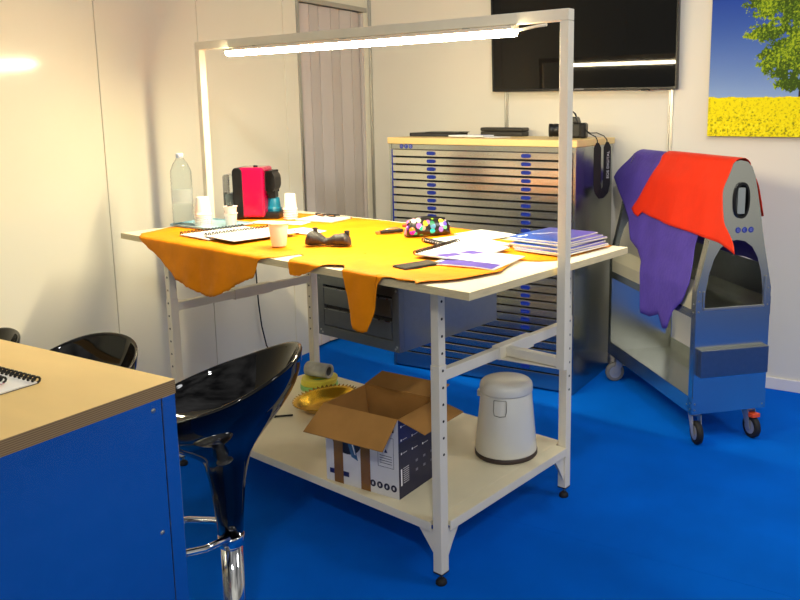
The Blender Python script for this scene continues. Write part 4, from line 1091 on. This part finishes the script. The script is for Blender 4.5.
# ------------------------------------------------------------------ bar stools
def stool():
    o = thing('bar_stool', 'x', 'bar stool', (0, 0, 0), 0, 'gloss black bar stools around the counter')
    n = 56; b = MB()
    A_, B_ = 0.195, 0.200
    def rim(a):
        h = (1 - cos(a)) / 2           # 0 front, 1 back
        return 0.795 + 0.130 * h ** 1.35
    def R(a): return (A_ * math.copysign(abs(cos(a)) ** 0.92, cos(a)), B_ * math.copysign(abs(sin(a)) ** 0.92, sin(a)))
    rings = []
    neck = [(0.031, 0.452), (0.036, 0.52), (0.044, 0.60), (0.051, 0.635), (0.056, 0.655)]
    for r, z in neck:
        rings.append([(r * cos(2 * pi * i / n), r * sin(2 * pi * i / n), z) for i in range(n)])
    for k in range(1, 13):
        t = k / 12; rr_ = sin(t * pi / 2) ** 1.45; zz_ = t
        row = []
        for i in range(n):
            a = 2 * pi * i / n; X, Y = R(a); z1 = rim(a) - 0.004
            r0x, r0y = 0.056 * cos(a), 0.056 * sin(a)
            row.append((r0x + (X - r0x) * rr_, r0y + (Y - r0y) * rr_, 0.655 + (z1 - 0.655) * zz_))
        rings.append(row)
    for s, dz in ((1.006, 0.003), (1.000, 0.007), (0.982, 0.009), (0.962, 0.006), (0.953, -0.001)):
        rings.append([(R(2 * pi * i / n)[0] * s, R(2 * pi * i / n)[1] * s, rim(2 * pi * i / n) + dz) for i in range(n)])
    for k in range(1, 12):
        t = 1 - k / 12
        row = []
        for i in range(n):
            a = 2 * pi * i / n; X, Y = R(a); z1 = rim(a) - 0.006; zf = 0.752
            row.append((X * 0.95 * t ** 0.75, Y * 0.95 * t ** 0.75, zf + (z1 - zf) * t ** 2.6))
        rings.append(row)
    rings.append([(0.001 * cos(2 * pi * i / n), 0.001 * sin(2 * pi * i / n), 0.752) for i in range(n)])
    b.rings(rings, GLOSSBLACK); b.build('seat_shell', o)
    b = MB(); b.lathe([(0.0315, 0.425), (0.0335, 0.428), (0.0335, 0.449), (0.032, 0.453)], CHROME, n=36); b.build('collar', o)
    b = MB(); b.lathe([(0.027, 0.02), (0.027, 0.426)], CHROME, n=36); b.build('column', o)
    b = MB(); b.lathe([(0.195, 0.0), (0.197, 0.004), (0.190, 0.010), (0.12, 0.020), (0.05, 0.030), (0.032, 0.045), (0.030, 0.060)], CHROME, n=64); b.build('base', o)
    b = MB()
    pts = [(0.0, 0.030, 0.458), (0.05, 0.070, 0.456), (0.12, 0.088, 0.455), (0.165, 0.080, 0.455), (0.190, 0.045, 0.455), (0.195, 0, 0.455), (0.190, -0.045, 0.455), (0.165, -0.080, 0.455), (0.12, -0.088, 0.455), (0.05, -0.070, 0.456), (0.0, -0.030, 0.458)]
    b.tube(pts, 0.009, CHROME, n=12); b.build('footrest', o)
    return o
s1 = stool(); s1.location = (1.898, -3.105, 0); s1.rotation_euler = (0, 0, radians(-142))
tag(s1, 'gloss black bar stool beside the counter corner, its stem and footrest in view', 'bar stool')
for (x, y, r, lab) in ((1.085, -2.985, -84, 'gloss black bar stool behind the counter, only its curved backrest showing'),
                       (0.46, -2.99, -100, 'dark bar stool tip cut off by the left edge of the photo')):
    c = copy_tree(s1); c.location = (x, y, 0); c.rotation_euler = (0, 0, radians(r)); tag(c, lab, 'bar stool')
    for ch in c.children:
        if ch.name.split('.')[0] in ('seat_shell', 'collar', 'footrest'): ch.location.z -= 0.140 if x > 1 else 0.20

# ------------------------------------------------------------------ steel cart with hides
KA = Vector((2.528, -0.979, 0)); KR = radians(43.4)
cart = thing('steel_cart', 'steel trolley on casters with leather hides hung over its top', 'trolley', KA, KR)
def plate(name, splines, th, parent, fn, m, bevel=0.0):
    cu = bpy.data.curves.new('tmp', 'CURVE'); cu.dimensions = '2D'; cu.fill_mode = 'BOTH'; cu.extrude = th / 2
    for pts in splines:
        sp = cu.splines.new('POLY'); sp.points.add(len(pts) - 1); sp.use_cyclic_u = True
        for p, q in zip(sp.points, pts): p.co = (q[0], q[1], 0, 1)
    t = bpy.data.objects.new('tmp', cu); COL.objects.link(t)
    me = bpy.data.meshes.new_from_object(t.evaluated_get(bpy.context.evaluated_depsgraph_get()))
    bpy.data.objects.remove(t, do_unlink=True)
    for v in me.vertices: v.co = Vector(fn(v.co.x, v.co.y, v.co.z))
    me.materials.clear(); me.materials.append(m); me.name = name
    bm = bmesh.new(); bm.from_mesh(me); bmesh.ops.remove_doubles(bm, verts=bm.verts[:], dist=1e-5); bmesh.ops.recalc_face_normals(bm, faces=bm.faces[:]); bm.to_mesh(me); bm.free()
    o = bpy.data.objects.new(name, me); COL.objects.link(o); o.parent = parent
    return o
def smooth_poly(pts, it=2):
    for _ in range(it):
        new = []
        for i in range(len(pts)):
            p, q = pts[i], pts[(i + 1) % len(pts)]
            new += [(p[0] * .75 + q[0] * .25, p[1] * .75 + q[1] * .25), (p[0] * .25 + q[0] * .75, p[1] * .25 + q[1] * .75)]
        pts = new
    return pts
outer = [(0, 0.11), (0.386, 0.11), (0.386, 0.703), (0.335, 0.927), (0.312, 1.05), (0.288, 1.162), (0.272, 1.23), (0.255, 1.268), (0.230, 1.292), (0.193, 1.300),
         (0.156, 1.292), (0.131, 1.268), (0.114, 1.23), (0.098, 1.162), (0.074, 1.05), (0.051, 0.927), (0, 0.703)]
arch = [(0.040, 0.622), (0.044, 0.70), (0.058, 0.78), (0.080, 0.85), (0.110, 0.900), (0.150, 0.928), (0.193, 0.936), (0.236, 0.928), (0.276, 0.900), (0.306, 0.85), (0.328, 0.78), (0.342, 0.70), (0.346, 0.622)]
slot = smooth_poly([(0.165, 1.035), (0.245, 1.035), (0.245, 1.200), (0.165, 1.200)], 3)
LC = 1.03
CARTSTEEL = mat('cart_steel', (208, 210, 202), 0.24, metal=1.0, rvar=0.015, scale=5)
ep = plate('end_plate', [outer, arch, slot], 0.004, cart, lambda a, z, c: (a, c + 0.002, z), CARTSTEEL)
ep2 = plate('end_plate', [outer, arch, slot], 0.004, cart, lambda a, z, c: (a, LC - 0.002 + c, z), CARTSTEEL)
# grip in the slot and emblem
b = MB()
ri = [(0.205 + (x - 0.205) * 0.78, 1.1175 + (z - 1.1175) * 0.86) for x, z in slot]
b.ringwall(slot, ri, -0.010, 0.012, BLACKPL, fn=lambda a, z, c: (a, c, z)); b.prism(slot, 0.012, 0.016, BLACKPL, fn=lambda a, z, c: (a, c, z)); b.build('grip', ep)
b = MB(); b.box(0.183, 0.222, -0.008, 0.012, 1.055, 1.175, mat('grey_insert', (150, 156, 150), 0.4, var=0.05)); b.build('grip_insert', ep, bevel=0.002)
emblem(ep, [(0.196, 0.980), (0.2295, 0.980), (0.263, 0.980)], 0.0135, lambda a, z, c: (a, -0.0002 - c, z))
# sill strip at the arch foot, side flanges
b = MB(); b.box(0.036, 0.350, -0.008, 0.004, 0.612, 0.6215, ALU); b.box(0.030, 0.0395, -0.006, 0, 0.62, 0.70, CARTSTEEL); b.box(0.3465, 0.356, -0.006, 0, 0.62, 0.76, CARTSTEEL); b.build('sill', ep, bevel=0.0008)
b = MB(); b.box(0.017, 0.371, -0.034, -0.0002, 0.298, 0.428, GALVDARK); b.build('end_box', cart, bevel=0.002)
def flange(y0, y1):
    ym, hy = (y0 + y1) / 2, (y1 - y0) / 2
    for sd in (-1, 1):
        m_ = lambda x: x if sd < 0 else 0.386 - x
        b = MB()
        a_, c_ = sorted((m_(-0.003), m_(0.0)))
        b.box(a_, c_, y0, y1, 0.11, 0.7035, CARTSTEEL)
        b.build('side_flange', cart)
        b = MB()
        pts = [(-0.003, 0.7035), (0.0, 0.7035), (0.0515, 0.927), (0.0985, 1.162), (0.0955, 1.163), (0.0485, 0.928)]
        b.prism([(m_(x), z) for x, z in pts], y0, y1, CARTSTEEL, fn=lambda a, z, c: (a, c, z))
        b.build('leaning_flange', cart)
flange(0.004, 0.040); flange(LC - 0.040, LC - 0.004)
b = MB(); b.box(0.0, 0.386, 0.005, LC - 0.005, 0.118, 0.122, CARTSTEEL); b.box(-0.003, 0.0, 0.0, LC, 0.11, 0.190, CARTSTEEL); b.box(0.386, 0.389, 0.0, LC, 0.11, 0.190, CARTSTEEL); b.build('bottom_tray', cart, bevel=0.0006)
b = MB(); b.box(0.004, 0.382, 0.005, LC - 0.005, 0.600, 0.604, CARTSTEEL); b.box(-0.003, 0.0, 0.0, LC, 0.570, 0.660, CARTSTEEL); b.box(0.383, 0.389, 0.0, LC, 0.570, 0.660, CARTSTEEL)
b.obox((0.362, LC / 2, 0.735), (-0.04, 0, 0.15), (0, 1, 0), (0.15, 0, 0.04), 0.085, LC / 2 - 0.005, 0.0015, GALVDARK); b.build('upper_tray', cart, bevel=0.0006)
b = MB(); b.prism([(-0.0035, 0.610), (-0.0035, 0.675), (0.022, 0.742), (0.024, 0.741), (-0.0015, 0.674), (-0.0015, 0.610)], 0.042, LC - 0.042, mat('lip_painted_reflection', (186, 182, 160), 0.42, metal=0.35, var=0.06), fn=lambda a, z, c: (a, c, z)); b.build('rail_lip', cart)  # paler than the cart steel: bright wall reflection put into the colour
b = MB(); b.cyl((0.193, 0.004, 1.245), (0.193, LC - 0.004, 1.245), 0.048, ALU, n=28); b.build('hanging_bar', cart)
b = MB()
for (x, z) in ((0.014, 0.70), (0.014, 0.655), (0.012, 0.605), (0.012, 0.13), (0.012, 0.16), (0.372, 0.13), (0.372, 0.70), (0.372, 0.62)):
    b.obox((x, -0.0012, z), (1, 0, 0), (0, 1, 0), (0, 0, 1), 0.003, 0.0011, 0.003, ALU)
for (y, z) in ((0.02, 0.13), (0.02, 0.16), (0.05, 0.145), (0.02, 0.60), (0.02, 0.64)):
    b.obox((-0.0042, y, z), (0, 1, 0), (1, 0, 0), (0, 0, 1), 0.003, 0.0011, 0.003, ALU)
b.build('rivet', cart)
GREYW = mat('grey_caster_metal', (176, 176, 176), 0.35, metal=0.6, var=0.05)
ORANGE = mat('orange_brake', (232, 84, 40), 0.4, var=0.05)
def caster(x, y, rot, wheelmat, brake=False):
    b = MB(); ca, sa = cos(rot), sin(rot)
    def T(p): return (x + p[0] * ca - p[1] * sa, y + p[0] * sa + p[1] * ca, p[2])
    off = 0.032; r = 0.054
    # fork
    for s in (-1, 1):
        lo = [T((q[0], s * 0.019, q[1])) for q in ((off - 0.012, r - 0.010), (off + 0.012, r - 0.010), (0.026, 0.134), (-0.026, 0.134))]
        hi = [T((q[0], s * 0.022, q[1])) for q in ((off - 0.012, r - 0.010), (off + 0.012, r - 0.010), (0.026, 0.134), (-0.026, 0.134))]
        v0 = b._v(lo); v1 = b._v(hi); b.face(v0, GREYW); b.face(v1[::-1], GREYW)
        for i in range(4): b.face([v0[i], v1[i], v1[(i + 1) % 4], v0[(i + 1) % 4]], GREYW)
    b.lathe([(0.030, 0.132), (0.030, 0.142), (0.022, 0.1495)], GREYW, c=(x, y, 0), n=24)
    cobj = b.build('caster', cart)
    b = MB(); R_ = []
    for yy, rr_ in ((-0.014, 0.034), (-0.014, r - 0.006), (-0.011, r - 0.001), (0, r), (0.011, r - 0.001), (0.014, r - 0.006), (0.014, 0.034)):
        R_.append([T((off + rr_ * cos(2 * pi * i / 28), yy, r + rr_ * sin(2 * pi * i / 28))) for i in range(28)])
    b.rings(R_, wheelmat)
    R_ = [[T((off + 0.034 * cos(2 * pi * i / 20), yy, r + 0.034 * sin(2 * pi * i / 20))) for i in range(20)] for yy in (-0.0145, 0.0145)]
    b.rings(R_, GREYW, smooth=False); b.build('wheel', cobj)
    if brake:
        b = MB()
        b.obox(T((off + 0.002, 0, 0.112)), (ca, sa, 0.15), (-sa, ca, 0), (0, 0, 1), 0.030, 0.021, 0.010, ORANGE); b.build('brake_lever', cobj, bevel=0.003)
caster(0.042, 0.052, radians(-96), BLACKSOFT)
caster(0.322, 0.052, radians(-84), BLACKSOFT, True)
caster(0.052, 0.925, radians(172), mat('grey_tyre', (110, 110, 110), 0.5, var=0.1))
caster(0.325, 0.925, radians(172), MAT['grey_tyre'])

# hides over the bar: profile across the cart, mirrored for the far side
PROF = [(1.300, 0.0), (1.297, 0.020), (1.288, 0.036), (1.270, 0.052), (1.245, 0.062), (1.20, 0.086), (1.162, 0.101), (1.05, 0.123), (0.927, 0.148), (0.703, 0.203), (0.50, 0.209), (0.0, 0.209)]
def xoff(z):
    for (z0, a), (z1, c) in zip(PROF, PROF[1:]):
        if z <= z0 and z >= z1: return a + (c - a) * (z0 - z) / (z0 - z1)
    return 0.0
def drape(name, label, nearL, nearR, nearB, farB, offs, mt, seed, ns_, nt_, ripple=0.006, farR=0.012):
    """columns s run from the left (far end) edge to the right edge; rows from the far-side hem over the bar to the near hem"""
    bm = bmesh.new(); P = []
    for i in range(ns_ + 1):
        s = i / ns_; row = []
        nf = nt_ // 3
        zs_ = []
        for j in range(nf): zs_.append((1, farB(s) + (1.300 - farB(s)) * sin(pi / 2 * j / nf)))
        for j in range(nt_ + 1): zs_.append((-1, 1.300 - (1.300 - nearB(s)) * (1 - cos(pi / 2 * j / nt_)) ** 1.0 if j < nt_ else nearB(s)))
        for sd, z in zs_:
            q = (1.300 - z) / 0.8
            l0 = nearL(z) if sd < 0 else min(0.985, nearL(1.31)); l1 = nearR(z) if sd < 0 else farR
            l = l0 + (l1 - l0) * s
            x = 0.193 + sd * (xoff(z) + offs)
            x += sd * ripple * min(1, q * 3) * (0.5 + noise.noise(Vector((l * 7, z * 2.5, seed))))
            lz = z + offs * (1 if xoff(z) < 0.05 else 0)
            row.append(bm.verts.new((x, l + 0.004 * noise.noise(Vector((z * 14, s * 5, seed))), lz)))
        P.append(row)
    m_ = len(P[0])
    for i in range(ns_):
        for j in range(m_ - 1):
            f = bm.faces.new([P[i][j], P[i][j + 1], P[i + 1][j + 1], P[i + 1][j]]); f.smooth = True
    bmesh.ops.recalc_face_normals(bm, faces=bm.faces[:])
    me = bpy.data.meshes.new(name); bm.to_mesh(me); bm.free(); me.materials.append(mt)
    o = bpy.data.objects.new(name, me); COL.objects.link(o); o.location = KA; o.rotation_euler = (0, 0, KR)
    sm = o.modifiers.new('thickness', 'SOLIDIFY'); sm.thickness = 0.002; sm.offset = 0
    return tag(o, label, 'leather hide')
# violet: outline given as hem height by position along the cart
def pb(s):
    l = pl(1.0) + (pr_(1.0) - pl(1.0)) * s
    return interp([(0.05, .745), (.11, .635), (.20, .565), (.245, .47), (.292, .455), (.339, .515), (.449, .477), (.565, .470), (.595, .735), (.66, .79), (.78, .825), (.86, .93), (1.03, 1.03), (1.12, 1.09), (1.20, 1.135)], l)
def pl(z): return interp([(0.0, 1.20), (1.133, 1.20), (1.18, 1.16), (1.29, 1.03), (1.31, 1.02)], z)
def pr_(z): return interp([(0.0, 0.055), (0.74, 0.055), (0.90, 0.09), (1.31, 0.06)], z)
def pbz(s):
    l = 1.20 - 1.14 * s
    return interp([(0.05, .745), (.11, .635), (.20, .565), (.245, .47), (.292, .455), (.339, .515), (.449, .477), (.565, .470), (.595, .735), (.66, .79), (.78, .825), (.86, .93), (1.03, 1.03), (1.12, 1.09), (1.20, 1.135)], l)
drape('leather_hide', 'violet leather hide hung over the left part of the steel trolley', pl, pr_, pbz, lambda s: 0.79 + 0.02 * sin(s * 9), 0.004, PURPLE, 2.2, 110, 44, farR=0.10)
def rl(z): return interp([(0.90, 0.86), (0.985, 0.855), (1.05, 0.79), (1.15, 0.72), (1.25, 0.675), (1.31, 0.665)], z)
def rr2(z): return interp([(0.90, -0.27), (0.96, -0.225), (1.03, -0.115), (1.10, -0.075), (1.18, -0.040), (1.25, -0.035), (1.31, -0.035)], z)
drape('leather_hide', 'bright orange-red leather hide hung over the right part of the steel trolley', rl, rr2,
      lambda s: interp([(0, 0.990), (0.05, 0.965), (0.10, 0.955), (0.14, 0.985), (0.4, 0.962), (0.65, 0.955), (0.88, 0.945), (1.0, 0.918)], s), lambda s: 1.02 + 0.03 * sin(s * 7), 0.011, RED, 5.5, 70, 34, ripple=0.010)

# fit the trolley body to its measured footprint and height (casters keep their own size)
done = set()
def fit(me):
    if me.name in done: return
    done.add(me.name)
    for v in me.vertices:
        v.co = Vector((v.co.x * 0.969, v.co.y * 0.955, v.co.z * 0.9714 + 0.0431))
for o in list(cart.children_recursive) + [o for o in bpy.data.objects if o.name.startswith('leather_hide') and 'trolley' in o['label']]:
    if o.type == 'MESH' and o.name.split('.')[0] not in ('caster', 'wheel', 'brake_lever'):
        fit(o.data)
